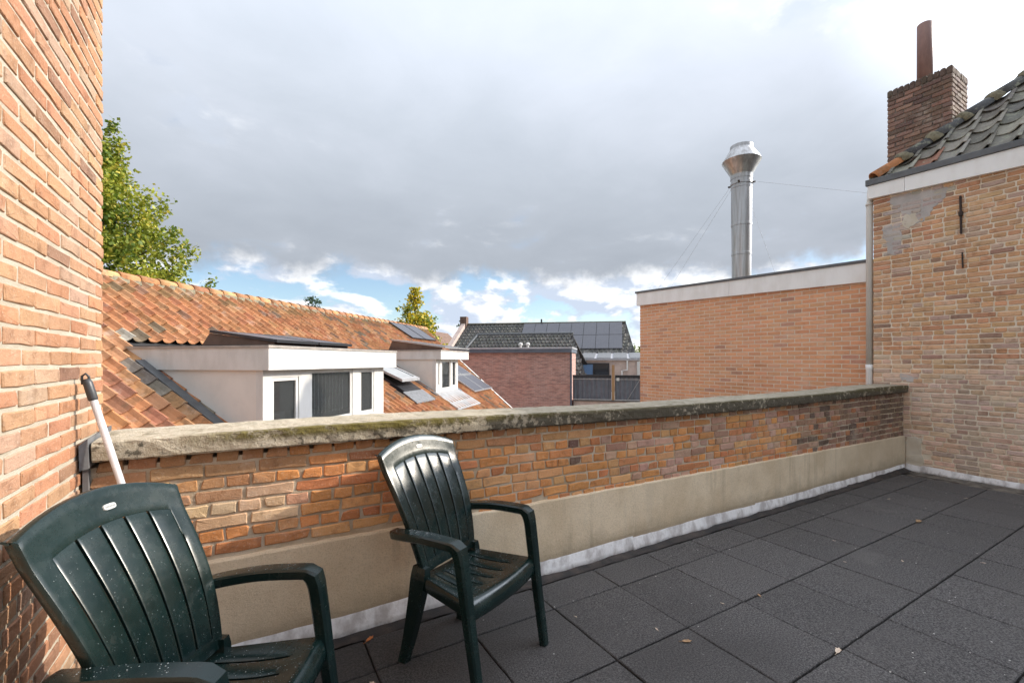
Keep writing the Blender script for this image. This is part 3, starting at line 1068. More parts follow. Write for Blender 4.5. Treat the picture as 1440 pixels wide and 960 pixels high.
TPROF_X = [0.0, 0.035, 0.08, 0.125, 0.165, 0.20, 0.228]
TPROF_Z = [0.038, 0.012, 0.0, 0.006, 0.036, 0.080, 0.074]


def tile_mesh(name, mat, wid=0.21, length=0.36, thick=0.012, seed=0, amp=1.0):
    """pantile: x across, y up the slope (0 is the lower edge), z out of the roof"""
    r = random.Random(seed)
    k = wid / 0.205
    n = len(TPROF_X)
    vs = []
    for (y, dz_) in ((0.0, 0.026), (length, 0.0)):
        for lay in (0, -thick):
            for i in range(n):
                j = r.uniform(-0.004, 0.004) if y == 0 else 0
                vs.append((TPROF_X[i] * k - wid / 2, y + j, TPROF_Z[i] * k * amp + dz_ + lay + r.uniform(-0.0015, 0.0015)))
    fs = []
    for i in range(n - 1):
        fs.append((i, i + 1, 2 * n + i + 1, 2 * n + i))
        fs.append((n + i + 1, n + i, i, i + 1)[::-1] if False else (i + 1, i, n + i, n + i + 1))
    fs.append((0, 2 * n, 3 * n, n))
    fs.append((n - 1, 2 * n - 1, 4 * n - 1, 3 * n - 1))
    t = MB()
    t.add(vs, fs)
    return t, t.mesh(name, mat, smooth=False)


def lay_tiles(parent, mat, tiles, limit, seed, wid, length, name='roof_tile', amp=1.0):
    """tiles: (matrix local to parent, colour)"""
    rd = random.Random(seed)
    protos = [tile_mesh(name, mat, wid, length, seed=seed * 10 + q, amp=amp) for q in range(6)]
    items = []
    pw = Matrix.Identity(4)
    o = parent
    while o is not None:
        pw = Matrix.Translation(o.location) @ Matrix.Rotation(o.rotation_euler.z, 4, 'Z') @ pw
        o = o.parent
    for M, c in tiles:
        p = pw @ M
        items.append((in_view(p.translation), rd.choice(protos), M @ Matrix.Rotation(rd.uniform(-.02, .02), 4, 'Z') @ Matrix.Rotation(rd.uniform(-.015, .015), 4, 'X'), c))
    items.sort(key=lambda t: -t[0])
    rest = MB()
    n1 = 0
    for sz, (mbp, me), M, c in items:
        if n1 < limit and sz > 0:
            link(name, me, parent, M=M, color=c)
            n1 += 1
        else:
            A = np.array(M)
            rest.add((np.array(mbp.v) @ A[:3, :3].T + A[:3, 3]).tolist(), mbp.f, c)
    if rest.v:
        rest.build(name + 's', mat + '_joined', parent, kind='stuff')


ph = math.atan(KR)
X_ax, Y_ax, Z_ax = Vector((0, -1, 0)), Vector((math.cos(ph), 0, math.sin(ph))), Vector((-math.sin(ph), 0, math.cos(ph)))
rot = Matrix((X_ax, Y_ax, Z_ax)).transposed().to_4x4()
rb = random.Random(41)
tl = []
for row in range(0, 11):
    for cidx in range(0, 30):
        up = -0.02 + row * 0.275
        y = 2.70 - cidx * 0.235 + 0.02 * (row % 2)
        p = ER + Y_ax * up + Z_ax * 0.0
        if (2.78 - y) < (p.x - ER.x) + 0.06 or p.x > XT - 0.05:
            continue
        c = rb.choice([(0.20, 0.185, 0.155), (0.24, 0.225, 0.19), (0.28, 0.26, 0.215), (0.17, 0.16, 0.14)])
        if row == 0 and cidx == 2:
            c = (0.26, 0.13, 0.09)
        p = Vector((p.x, y, p.z))
        tl.append((RI @ Matrix.Translation(p) @ rot, vary(c, 0.15, 0.04, rb)))
lay_tiles(rh, 'grey_tile', tl, 300, 4, 0.235, 0.36, amp=0.7)

# hip caps: overlapping half round tiles climbing the hip, the lowest one orange clay
hip_a = ER + Vector((0.02, -0.02, 0.06))
hd = Vector((1, -1, KR)).normalized()
side = Vector((1, 1, 0)).normalized()
nrm = side.cross(hd)
nrm = nrm if nrm.z > 0 else -nrm


def half_round(a, b, r0, r1, mat, color, name, parent, inv, up, lat, n=9, thick=0.014):
    vs, fs = [], []
    for (p, r_) in ((a, r0), (b, r1)):
        for rr in (r_, r_ - thick):
            for q in range(n + 1):
                an = math.pi * (q / n) * 1.10 - math.pi * 0.05
                vs.append(p + lat * math.cos(an) * rr + up * (math.sin(an) * rr))
    m2 = n + 1
    for q in range(n):
        fs.append((q, q + 1, 2 * m2 + q + 1, 2 * m2 + q)[::-1])
        fs.append((m2 + q, m2 + q + 1, 3 * m2 + q + 1, 3 * m2 + q))
        fs.append((q, q + 1, m2 + q + 1, m2 + q))
        fs.append((2 * m2 + q, 2 * m2 + q + 1, 3 * m2 + q + 1, 3 * m2 + q)[::-1])
    t = MB()
    t.add(vs, fs)
    bmx = bmesh.new()
    me = moved(t, inv).mesh(name, mat, True)
    bmx.from_mesh(me)
    bmesh.ops.recalc_face_normals(bmx, faces=bmx.faces)
    bmx.to_mesh(me)
    bmx.free()
    return link(name, me, parent, color=color)


rb = random.Random(43)
for q in range(8):
    a = hip_a + hd * (0.40 * q - 0.02)
    b = hip_a + hd * (0.40 * q + 0.44)
    c = (0.48, 0.20, 0.08) if q == 0 else vary((0.085, 0.085, 0.085), 0.15, 0.03, rb)
    half_round(a + nrm * 0.012, b, 0.098, 0.082, 'grey_tile' if q else 'clay_tile', c, 'hip_tile', rh, RI, nrm, side)
    # mortar collar at each joint
    if q:
        t = MB()
        vs, fs = [], []
        n2 = 12
        for e_, rr in ((-0.05, 0.092), (-0.015, 0.118), (0.03, 0.116), (0.07, 0.096)):
            for s_ in range(n2 + 1):
                an = math.pi * s_ / n2 * 1.1 - 0.15
                r2 = rr * rb.uniform(0.95, 1.08)
                vs.append(a + hd * (e_ + rb.uniform(-.012, .012)) + side * math.cos(an) * r2 + nrm * math.sin(an) * r2)
        for i in range(3):
            for s_ in range(n2):
                fs.append((i * 13 + s_, i * 13 + s_ + 1, (i + 1) * 13 + s_ + 1, (i + 1) * 13 + s_))
        t.add(vs, fs)
        moved(t, RI).build('mortar_collar', 'ridge_mortar', rh, smooth=True)

# chimney
CX0, CX1, CY0, CY1, CZ0, CZ1 = 8.0, 8.60, 2.11, 2.815, 3.75, 5.33
mb = MB()
mb.box(CX0 + .012, CX1 - .012, CY0 + .012, CY1 - .012, CZ0, CZ1 - 0.02)
chim = moved(mb, RI).build('chimney', 'mortar_dark', rh, label='dark brick chimney with rusty flue pipe on the hip')
rb = random.Random(45)


def chimney_bricks():
    west, south = [], []
    n = int((CZ1 - CZ0) / 0.0615)
    for ci in range(n):
        z = CZ0 + 0.0615 * (ci + 0.5)
        if z > CZ1 - 0.10:
            continue
        for lst, ln in ((west, CY1 - CY0), (south, CX1 - CX0)):
            u = 0.0
            first = ci % 2 == (0 if lst is west else 1)
            while u < ln - 0.02:
                L = 0.1 if (u == 0 and first) else rb.uniform(0.19, 0.21)
                L = min(L, ln - u)
                if lst is west:  # west bricks darker, south paler: shade and sun painted into the colours
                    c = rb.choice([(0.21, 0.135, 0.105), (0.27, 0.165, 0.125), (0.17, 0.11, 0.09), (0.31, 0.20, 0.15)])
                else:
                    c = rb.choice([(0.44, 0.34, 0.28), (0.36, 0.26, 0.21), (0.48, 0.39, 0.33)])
                lst.append((u + L / 2, z, max(L - 0.011, 0.03), 0.051, vary(c, 0.15, 0.05, rb)))
                u += L
    # brick-on-edge cap
    for lst, ln in ((west, CY1 - CY0), (south, CX1 - CX0)):
        k_ = int(ln / 0.064)
        for q in range(k_):
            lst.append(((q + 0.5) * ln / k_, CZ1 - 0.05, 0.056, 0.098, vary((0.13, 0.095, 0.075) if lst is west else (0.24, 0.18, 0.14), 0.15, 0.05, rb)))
    return west, south


wst, sth = chimney_bricks()
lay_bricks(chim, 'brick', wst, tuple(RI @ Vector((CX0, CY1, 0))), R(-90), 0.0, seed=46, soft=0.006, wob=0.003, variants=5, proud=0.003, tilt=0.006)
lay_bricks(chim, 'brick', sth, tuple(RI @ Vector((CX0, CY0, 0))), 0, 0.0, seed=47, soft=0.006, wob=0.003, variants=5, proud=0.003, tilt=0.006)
mb = MB()
mb.lathe([(0.076, 5.25), (0.086, 5.25), (0.086, 6.17), (0.076, 6.18), (0.070, 6.17), (0.070, 5.25)], (8.235, 2.46), 20)
moved(mb, RI).build('flue_pipe', 'rust_pipe', chim, smooth=True)

# iron wall anchor, its old hole and stain, downpipe
mb = MB()
mb.hexa([(7.372, 1.862, 2.94), (7.398, 1.862, 2.94), (7.398, 1.880, 2.94), (7.372, 1.880, 2.94)], [(7.372, 1.868, 3.40), (7.398, 1.868, 3.40), (7.398, 1.888, 3.40), (7.372, 1.888, 3.40)])
mb.box(7.362, 7.40, 1.855, 1.892, 3.16, 3.21)
bevel(moved(mb, RI).build('wall_anchor', 'rusty_iron', rh), 0.004)
mb = MB()
mb.hexa([(7.385, 1.852, 2.53), (7.40, 1.852, 2.53), (7.40, 1.866, 2.53), (7.385, 1.866, 2.53)], [(7.385, 1.856, 2.72), (7.40, 1.856, 2.72), (7.40, 1.870, 2.72), (7.385, 1.870, 2.72)])
bevel(moved(mb, RI).build('wall_anchor', 'rusty_iron', rh, label='short lower iron wall anchor'), 0.003)
mb = MB()
mb.tube([(7.44, 2.81, 3.78), (7.44, 2.81, 3.66), (7.435, 2.81, 3.60), (7.43, 2.81, 1.33)], [0.030, 0.032, 0.039, 0.039], 14)
dp = moved(mb, RI).build('downpipe', 'pipe_grey', rh, smooth=True)
mb = MB()
mb.tube([(7.43, 2.81, 1.36), (7.43, 2.81, 1.30), (7.43, 2.81, 1.29), (7.43, 2.81, -3.1)], [0.045, 0.045, 0.040, 0.040], 14)
moved(mb, RI).build('downpipe', 'pipe_pale', rh, smooth=True, label='pale lower length of the downpipe')
mb = MB()
mb.tube([(7.43, 2.81, 3.57), (7.43, 2.81, 3.60)], 0.044, 14)
moved(mb, RI).build('pipe_collar', 'pipe_grey', rh, smooth=True)
# lead flashing at the foot of the wall
for s_, (a0, b0) in enumerate([(2.40, 2.215), (2.22, 0.9), (0.91, -1.6)]):
    flashing(a0, b0, False, 7.398, lambda y: 0.075 - (2.4 - y) * 0.022 if y > 1 else 0.044, 60 + s_, rh, RI)

# ------------------------------------------------------------------ flat-roofed orange brick extension
ob = thing('flat_roof_extension', 'flat-roofed orange brick extension with white fascia behind the parapet', 'building', (7.6, 5.0, -3.2))
OI = ident((-7.6, -5.0, 3.2))
mb = MB()
mb.box(7.6035, 13.0, 2.90, 7.19, -3.19, 2.70)
moved(mb, OI).build('wall_core', 'mortar_grey', ob)
of = lambda y, k: (2.535, 2.81, 2.855)[k] + (y - 2.86) * 0.030
rb = random.Random(51)
bricks = []
pitch = 0.068
for ci in range(58):
    z = 2.66 - pitch * (ci + 0.5)
    y = 7.20 - (0.0 if ci % 2 else 0.11)
    if ci % 2 == 0:
        bricks.append((-(7.20 - 0.05 - 5.0), z + 3.2, 0.098, 0.057, vary((0.66, 0.34, 0.19), 0.06, 0.03, rb)))
    while y > 2.9:
        L = 0.208
        q = rb.random()
        c = (0.70, 0.36, 0.20) if q < 0.55 else (0.67, 0.33, 0.18) if q < 0.85 else (0.70, 0.39, 0.24) if q < 0.96 else (0.52, 0.28, 0.19)
        ym = y - L / 2
        if z < of(ym, 0) + 0.03:
            bricks.append((-(ym - 5.0), z + 3.2, L, 0.0545, vary(c, 0.08, 0.03, rb)))
        y -= L + 0.0135
lay_bricks(ob, 'smooth_brick', bricks, (0, 0, 0), R(-90), 0.0, seed=52, soft=0.002, wob=0.0010, proud=0.0012, tilt=0.003, H=0.057, variants=6)
for y0, y1 in ((7.26, 5.0), (4.997, 2.85)):
    mb = MB()
    mb.hexa([(7.55, y1, of(y1, 0)), (7.68, y1, of(y1, 0)), (7.68, y0, of(y0, 0)), (7.55, y0, of(y0, 0))], [(7.55, y1, of(y1, 1)), (7.68, y1, of(y1, 1)), (7.68, y0, of(y0, 1)), (7.55, y0, of(y0, 1))])
    bevel(moved(mb, OI).build('fascia_board', 'white_fascia', ob), 0.003)
mb = MB()
mb.box(7.68, 13.0, 7.13, 7.26, 2.66, 2.93)
moved(mb, OI).build('fascia_board', 'white_fascia', ob)
mb = MB()
y0, y1 = 7.29, 2.83
mb.hexa([(7.53, y1, of(y1, 1) + .002), (7.72, y1, of(y1, 1) + .002), (7.72, y0, of(y0, 1) + .002), (7.53, y0, of(y0, 1) + .002)], [(7.53, y1, of(y1, 2)), (7.72, y1, of(y1, 2)), (7.72, y0, of(y0, 2)), (7.53, y0, of(y0, 2))])
bevel(moved(mb, OI).build('roof_edge_cap', 'cap_metal', ob), 0.006)
mb = MB()
mb.box(7.70, 13.0, 2.9, 7.2, 2.70, 2.80)
moved(mb, OI).build('roof', 'deck_roof', ob)

# steel flue on that roof
FX, FY = 8.0, 5.04
fl = thing('steel_flue', 'tall steel flue with conical cowl on the orange extension roof', 'flue', (FX, FY, 2.80))
prof_sets = [
    ('pipe_section', [(0.165, 0.0), (0.168, 0.60), (0.174, 0.605), (0.174, 0.645), (0.17, 0.65), (0.175, 1.15)]),
    ('pipe_section', [(0.175, 1.15), (0.182, 1.155), (0.182, 1.195), (0.178, 1.2), (0.180, 1.86), (0.186, 1.865), (0.186, 1.885), (0.181, 1.89), (0.183, 2.04)]),
    ('cowl', [(0.19, 2.035), (0.192, 2.10), (0.196, 2.12), (0.332, 2.365), (0.338, 2.375), (0.332, 2.39), (0.200, 2.60), (0.196, 2.665), (0.188, 2.665), (0.19, 2.60), (0.31, 2.38)]),
    ('clamp_ring', [(0.186, 1.93), (0.196, 1.93), (0.196, 1.965), (0.186, 1.965)]),
    ('base_collar', [(0.30, -0.01), (0.29, 0.02), (0.19, 0.10), (0.172, 0.11)]),
]
for nm, pf in prof_sets:
    mb = MB()
    mb.lathe(pf, (0, 0), 40)
    o = mb.build(nm, 'steel', fl, smooth=True)
    es = o.modifiers.new('split', 'EDGE_SPLIT')
    es.split_angle = R(25)
for (tx, ty, tz) in ((-0.42, 1.75, 0.05), (0.15, 1.95, 0.05), (3.2, 0.9, 0.05), (0.45, -2.28, 1.07)):
    mb = MB()
    d_ = Vector((tx, ty, 0)).normalized() * 0.2
    mb.tube([(d_.x, d_.y, 1.95), (tx, ty, tz)], 0.0022, 6)
    mb.build('guy_wire', 'alu_frame', fl)
for an in (0.3, 1.9, 3.5, 5.1):
    mb = MB()
    mb.box(0.19, 0.235, -0.015, 0.015, 1.935, 1.96, Matrix.Rotation(an, 4, 'Z'))
    mb.build('clamp_lug', 'rusty_iron', fl)

# ------------------------------------------------------------------ neighbouring tiled house with dormers
AZ = 0.7675
AX = Vector((math.sin(AZ), math.cos(AZ), 0))
NX = Vector((math.cos(AZ), -math.sin(AZ), 0))
RG = Vector((-2.118, 10.066, 0))
SLOPE = math.tan(R(32))
ZR = 2.852
HROT = math.atan2(AX.y, AX.x)


def hw(s, t, z):
    """world point from distance along the ridge, distance down the slope side, height"""
    p = RG + AX * s + NX * t
    return Vector((p.x, p.y, z))


def frame_thing(name, label, cat, s0=0.0, t0=0.0, z0=-3.2, group=None):
    o = thing(name, label, cat, tuple(hw(s0, t0, z0)), HROT, group)
    return o, (lambda s, t, z: (s - s0, -(t - t0), z - z0))


th_, H = frame_thing('tiled_house', 'neighbouring house with orange pantile roof and two white dormers', 'house')


def hbox(H, s0, s1, t0, t1, z0, z1, mbx=None, color=None):
    mbx = mbx or MB()
    a = H(s0, t1, z0)
    b = H(s1, t0, z1)
    return mbx.box(a[0], b[0], a[1], b[1], a[2], b[2], color=color)


def hpoly(H, pts, thick, mbx=None):
    """a slab from four (s,t,z) corners given counter-clockwise from above"""
    mbx = mbx or MB()
    top = [H(*p) for p in pts]
    bot = [(x, y, z - thick) for x, y, z in top]
    return mbx.hexa(bot, top)


send = lambda t: 12.9 - 0.78 * t
zr = lambda t: ZR - SLOPE * t
hpoly(H, [(-3.4, 5.0, zr(5.0) - .05), (send(5.0), 5.0, zr(5.0) - .05), (12.9, 0, ZR - .05), (-3.4, 0, ZR - .05)], 0.08).build('roof_deck', 'dark_felt', th_)
hpoly(H, [(-3.4, 0, ZR - .05), (12.9, 0, ZR - .05), (12.9, -4.5, ZR - .05 - 4.5 * SLOPE), (-3.4, -4.5, ZR - .05 - 4.5 * SLOPE)], 0.08).build('roof_deck', 'roof_brown', th_)
mb = MB()
pts = [(-3.2, 4.7), (9.0, 4.7), (12.6, 0), (12.6, -4.2), (-3.2, -4.2)]
vs = [H(s, t, -3.2) for s, t in pts] + [H(s, t, min(zr(abs(t)), 9) - 0.16) for s, t in pts]
mb.add(vs, [(0, 1, 6, 5), (1, 2, 7, 6), (2, 3, 8, 7), (3, 4, 9, 8), (4, 0, 5, 9)])
mb.build('wall', 'far_brick', th_)

cphi, sphi = math.cos(R(32)), math.sin(R(32))
rot = Matrix(((1, 0, 0), (0, cphi, -sphi), (0, sphi, cphi))).to_4x4()
rb = random.Random(61)
tl = []
for row in range(0, 22):
    up = row * 0.27
    t = 5.05 - up * cphi
    if t < 0.05:
        continue
    for cidx in range(0, 82):
        s = -3.3 + cidx * 0.206 + rb.uniform(-.006, .006)
        if s > send(t) - 0.1:
            continue
        if -1.22 < s < 1.86 and 2.05 < t < 4.35:
            continue
        if 5.25 < s < 7.15 and 1.95 < t < 4.0:
            continue
        if 3.70 < s < 4.75 and 2.75 < t < 3.75:
            continue
        q = rb.random()
        c = (0.45, 0.20, 0.088) if q < 0.45 else (0.48, 0.245, 0.115) if q < 0.72 else (0.40, 0.165, 0.075) if q < 0.93 else (0.29, 0.155, 0.09)
        if s < -0.9:
            if q > 0.72:
                c = (0.33, 0.145, 0.08)
            if t > 2.4 and rb.random() < 0.20:
                c = (0.20, 0.165, 0.13)
            if 1.5 < t < 2.6 and rb.random() < 0.10:
                c = (0.36, 0.33, 0.27)
        elif rb.random() < 0.06:
            c = (0.21, 0.15, 0.10)
        if t < 0.5 and rb.random() < 0.35:
            c = lerp(c, (0.17, 0.14, 0.06), 0.5)
        p = Vector(H(s, t, zr(t) - 0.03))
        tl.append((Matrix.Translation(p) @ rot, vary(c, 0.14, 0.05, rb)))
lay_tiles(th_, 'clay_tile', tl, 300, 6, 0.206, 0.35)

q = 0
s = -3.3
while s < 12.8:
    a, b = Vector(H(s, 0.0, ZR + 0.015)), Vector(H(s + 0.375, 0.0, ZR + 0.005))
    c = vary(rb.choice([(0.46, 0.21, 0.09), (0.52, 0.26, 0.12), (0.36, 0.17, 0.085)]), 0.12, 0.05, rb)
    half_round(a, b, 0.125, 0.108, 'clay_tile', c, 'ridge_tile', th_, Matrix.Identity(4), Vector((0, 0, 0.9)), Vector((0, 1, 0)), n=7)
    s += 0.345
mb = MB()
rmx = random.Random(9)
vs, fs = [], []
for i in range(160):
    s = -3.3 + 16.1 * i / 159
    for t, z in ((0.03, ZR + .03), (0.10 + rmx.uniform(-.02, .03), ZR + .02), (0.155 + rmx.uniform(-.03, .03), zr(0.155) + rmx.uniform(0.0, .02))):
        vs.append(H(s, t, z))
for i in range(159):
    for k_ in range(2):
        fs.append((i * 3 + k_, i * 3 + k_ + 1, (i + 1) * 3 + k_ + 1, (i + 1) * 3 + k_))
mb.add(vs, fs)
mb.build('ridge_bedding', 'ridge_mortar', th_, smooth=True)
# white verge board at the far end
mb = MB()
hpoly(H, [(send(5.0), 5.0, zr(5.0) + .05), (send(5.0) + .10, 5.0, zr(5.0) + .05), (send(2.2) + .10, 2.2, zr(2.2) + .05), (send(2.2), 2.2, zr(2.2) + .05)], 0.22, mb)
mb.build('verge_board', 'white_paint', th_)


def window(H, s0, s1, z0, z1, t, dormer, glass='dark_glass', fr=0.05):
    mbx = MB()
    for a in ((s0, s1, z0, z0 + fr), (s0, s1, z1 - fr, z1), (s0, s0 + fr, z0 + fr, z1 - fr), (s1 - fr, s1, z0 + fr, z1 - fr)):
        hbox(H, a[0], a[1], t - 0.03, t + 0.02, a[2], a[3], mbx)
    f = mbx.build('window_frame', 'white_paint', dormer)
    hbox(H, s0 + fr, s1 - fr, t - 0.012, t - 0.004, z0 + fr, z1 - fr).build('window_pane', glass, dormer)
    return f


def dormer(H, house, s0, s1, tb, tw, tf, zf0, zf1, f0, f1, wins, z_sill, label):
    """cheeks and front as one body; fascia, frames, panes as its pieces"""
    mbx = MB()
    tk = 0.06
    for sa, sb in ((s0, s0 + tk), (s1 - tk, s1)):
        A = [H(sa, tw, zr(tw) - .1), H(sb, tw, zr(tw) - .1), H(sb, tb, zf0), H(sa, tb, zf0)]
        T = [H(sa, tw, zf0 + .05), H(sb, tw, zf0 + .05), H(sb, tb - .1, zf0 + .05), H(sa, tb - .1, zf0 + .05)]
        mbx.hexa(A, T)
    hbox(H, s0 + tk, s1 - tk, tw - 0.10, tw, zr(tw) - .1, z_sill, mbx)
    d = mbx.build('dormer', 'cheek_paint', house, label=label)
    # corner posts, mullions and head
    edges = sorted(wins)
    prev = s0
    for (a, b, z0, z1) in edges + [(s1, s1, 0, 0)]:
        if a - prev > 0.01:
            hbox(H, prev - (0.004 if prev == s0 else 0), a + (0.004 if a == s1 else 0), tw - 0.09, tw + 0.012, z_sill, zf0 + .02).build('window_post', 'white_paint', d)
        prev = b
    for (a, b, z0, z1) in edges:
        hbox(H, a, b, tw - 0.09, tw + 0.010, z1, zf0 + .02).build('window_rail', 'white_paint', d)
        hbox(H, a, b, tw - 0.09, tw + 0.010, z_sill, z0).build('window_rail', 'white_paint', d)
        window(H, a, b, z0, z1, tw - 0.02, d, 'glass')
    hbox(H, s0 + .07, s1 - .07, tb + .5, tw - 0.6, zr(tw) - .05, zf0).build('interior_wall', 'interior', d)
    # fascia all round, then the roof with its weathered edge
    b1 = MB()
    hbox(H, f0, f1, tf - .05, tf, zf0, zf1 - .03, b1)
    bevel(b1.build('fascia_board', 'white_paint', d), 0.003)
    tL = (ZR - zf0) / SLOPE
    tH = (ZR - zf1) / SLOPE
    for sa, sb in ((f0 + .002, f0 + .05), (f1 - .05, f1 - .002)):
        b2 = MB()
        A = [H(sa, tf - .05, zf0), H(sb, tf - .05, zf0), H(sb, tL - .02, zf0), H(sa, tL - .02, zf0)]
        T = [H(sa, tf - .05, zf1 - .03), H(sb, tf - .05, zf1 - .03), H(sb, tH - .02, zf1 - .03), H(sa, tH - .02, zf1 - .03)]
        b2.hexa(A, T)
        b2.build('fascia_board', 'white_paint', d)
    hbox(H, f0 - .012, f1 + .012, tH - .12, tf + .012, zf1 - .03, zf1).build('roof_edge', 'cap_weathered', d)
    hbox(H, f0 + .06, f1 - .06, tH - .1, tf - .06, zf1, zf1 + .012).build('flat_roof', 'dark_felt', d)
    hbox(H, s0, s1, tb - .2, tw, zf0 + .051, zf0 + .07).build('soffit', 'white_paint', d)
    # lead soakers up each cheek
    for sa, sb in ((s0 - .16, s0 - .002), (s1 + .002, s1 + .14)):
        b3 = MB()
        hpoly(H, [(sa, tw + .1, zr(tw + .1) + .07), (sb, tw + .1, zr(tw + .1) + .07), (sb, tL - .1, zr(tL - .1) + .07), (sa, tL - .1, zr(tL - .1) + .07)], 0.05, b3)
        b3.build('lead_soaker', 'cap_metal', d)
    return d


d1 = dormer(H, th_, -1.13, 1.77, 2.45, 4.21, 4.339, 1.295, 1.605, -1.17, 2.05,
            [(-0.99, -0.49, 0.50, 1.20), (-0.26, 0.78, 0.50, 1.285), (1.0, 1.45, 0.50, 1.27)], 0.44, 'nearer wide white dormer with three windows')
d2 = dormer(H, th_, 5.34, 7.00, 2.35, 3.74, 3.91, 1.46, 1.715, 5.30, 7.55,
            [(5.46, 5.62, 0.72, 1.42), (5.74, 6.42, 0.62, 1.44), (6.54, 6.86, 0.66, 1.42)], 0.56, 'farther small white dormer with lead apron')
for q in range(11):
    s_ = -0.20 + q * 0.085
    hbox(H, s_, s_ + .018, 4.10, 4.105, 0.62, 1.24).build('blind_strip', 'pipe_pale', d1)
hbox(H, -0.9, -0.55, 3.98, 4.04, 0.5, 0.72).build('sill_box', 'curtain', d1)
hbox(H, -0.18, 0.15, 3.98, 4.06, 0.5, 0.68).build('sill_box', 'curtain', d1)
hbox(H, 0.25, 0.62, 3.9, 4.06, 0.5, 0.64).build('sill_box', 'dark_frame', d1)
hbox(H, 5.46, 6.86, 3.55, 3.57, 0.56, 1.44).build('curtain', 'curtain', d2)
mb = MB()
hpoly(H, [(5.2, 4.45, zr(4.45) + .075), (7.1, 4.45, zr(4.45) + .075), (7.05, 3.76, 0.57), (5.3, 3.76, 0.57)], 0.02, mb)
mb.build('lead_apron', 'zinc_light', d2)
mb = MB()
hpoly(H, [(-1.2, 4.9, zr(4.9) + .075), (1.85, 4.9, zr(4.9) + .075), (1.80, 4.23, 0.44), (-1.15, 4.23, 0.44)], 0.02, mb)
mb.build('lead_apron', 'zinc_edge', d1)


def solar_panel(H, house, s0, s1, tA, zA, tB, zB, name='solar_panel', frame='dark_frame', label=None):
    """a framed module between its upper edge (tA, zA) and lower edge (tB, zB)"""
    a = Vector(H(s0, tB, zB))
    ex = Vector(H(s1, tB, zB)) - a
    ey = Vector(H(s0, tA, zA)) - a
    M = Matrix((ex.normalized(), ey.normalized(), ex.normalized().cross(ey.normalized()))).transposed().to_4x4()
    M.translation = a
    w_, h_ = ex.length, ey.length
    fr = 0.03
    b1 = MB()
    for x0, x1, y0, y1 in ((0, w_, 0, fr), (0, w_, h_ - fr, h_), (0, fr, fr, h_ - fr), (w_ - fr, w_, fr, h_ - fr)):
        b1.box(x0, x1, y0, y1, -0.035, 0.004)
    o = link(name, b1.mesh(name, frame), house, M=M, label=label)
    b2 = MB()
    b2.box(fr, w_ - fr, fr, h_ - fr, -0.03, 0.0)
    link('cell_sheet', b2.mesh('cell_sheet', 'solar_cell'), o)
    return o


# tilted modules on the dormer roofs with their supports
solar_panel(H, th_, -0.78, 0.06, 3.02, 1.835, 4.12, 1.69)
solar_panel(H, th_, 0.08, 0.92, 3.02, 1.835, 4.12, 1.69)
for sa in (-0.76, 0.07, 0.88):
    b1 = MB()
    b1.hexa([H(sa, 4.05, 1.62), H(sa + .02, 4.05, 1.62), H(sa + .02, 2.86, 1.62), H(sa, 2.86, 1.62)], [H(sa, 4.05, 1.665), H(sa + .02, 4.05, 1.665), H(sa + .02, 3.0, 1.795), H(sa, 3.0, 1.795)])
    b1.build('panel_support', 'roof_brown', th_)
for sa in (-0.62, -0.1, 0.5):
    for ta in (3.3, 3.75):
        hbox(H, sa, sa + .12, ta, ta + .1, 1.617, 1.66).build('ballast_block', 'dark_frame', th_)
solar_panel(H, th_, 5.50, 6.50, 2.35, 2.02, 3.95, 1.80, frame='alu_frame')
solar_panel(H, th_, 6.53, 7.50, 2.35, 2.02, 3.95, 1.80, frame='alu_frame')
b1 = MB()
b1.hexa([H(5.52, 3.85, 1.73), H(5.54, 3.85, 1.73), H(5.54, 2.25, 1.73), H(5.52, 2.25, 1.73)], [H(5.52, 3.85, 1.78), H(5.54, 3.85, 1.78), H(5.54, 2.36, 1.98), H(5.52, 2.36, 1.98)])
b1.build('panel_support', 'roof_brown', th_)
# modules lying on the tiles by the ridge and by the far verge
for q in range(2):
    solar_panel(H, th_, 9.35 + q * 1.12, 10.42 + q * 1.12, 0.15, zr(0.15) + .13, 1.12, zr(1.12) + .13)
for q in range(2):
    for u in range(2):
        solar_panel(H, th_, 7.75 + q * 1.02, 8.74 + q * 1.02, 2.45 + u * .82, zr(2.45 + u * .82) + .13, 3.24 + u * .82, zr(3.24 + u * .82) + .13, frame='alu_frame')

# open roof window between the dormers
mb = MB()
z0 = lambda t, d: zr(t) + d
hpoly(H, [(3.78, 3.62, z0(3.62, .12)), (4.68, 3.62, z0(3.62, .12)), (4.68, 2.75, z0(2.75, .12)), (3.78, 2.75, z0(2.75, .12))], 0.16, mb)
rw = mb.build('roof_window', 'dark_frame', th_)
mb = MB()
for (sa, sb, ta, tb_) in ((3.76, 4.70, 3.48, 3.58), (3.76, 4.70, 2.72, 2.80), (3.76, 3.86, 2.80, 3.48), (4.60, 4.70, 2.80, 3.48)):
    hpoly(H, [(sa, tb_, z0(tb_, .20 + (tb_ - 2.72) * .20)), (sb, tb_, z0(tb_, .20 + (tb_ - 2.72) * .20)), (sb, ta, z0(ta, .20 + (ta - 2.72) * .20)), (sa, ta, z0(ta, .20 + (ta - 2.72) * .20))], 0.06, mb)
mb.build('sash', 'zinc_light', rw)
mb = MB()
hpoly(H, [(3.86, 3.48, z0(3.48, .33)), (4.60, 3.48, z0(3.48, .33)), (4.60, 2.80, z0(2.80, .195)), (3.86, 2.80, z0(2.80, .195))], 0.02, mb)
mb.build('window_pane', 'curtain', rw)
mb = MB()
hpoly(H, [(3.70, 3.98, z0(3.98, .09)), (4.76, 3.98, z0(3.98, .09)), (4.76, 3.63, z0(3.63, .11)), (3.70, 3.63, z0(3.63, .11))], 0.03, mb)
mb.build('lead_apron', 'lead_grey', rw)

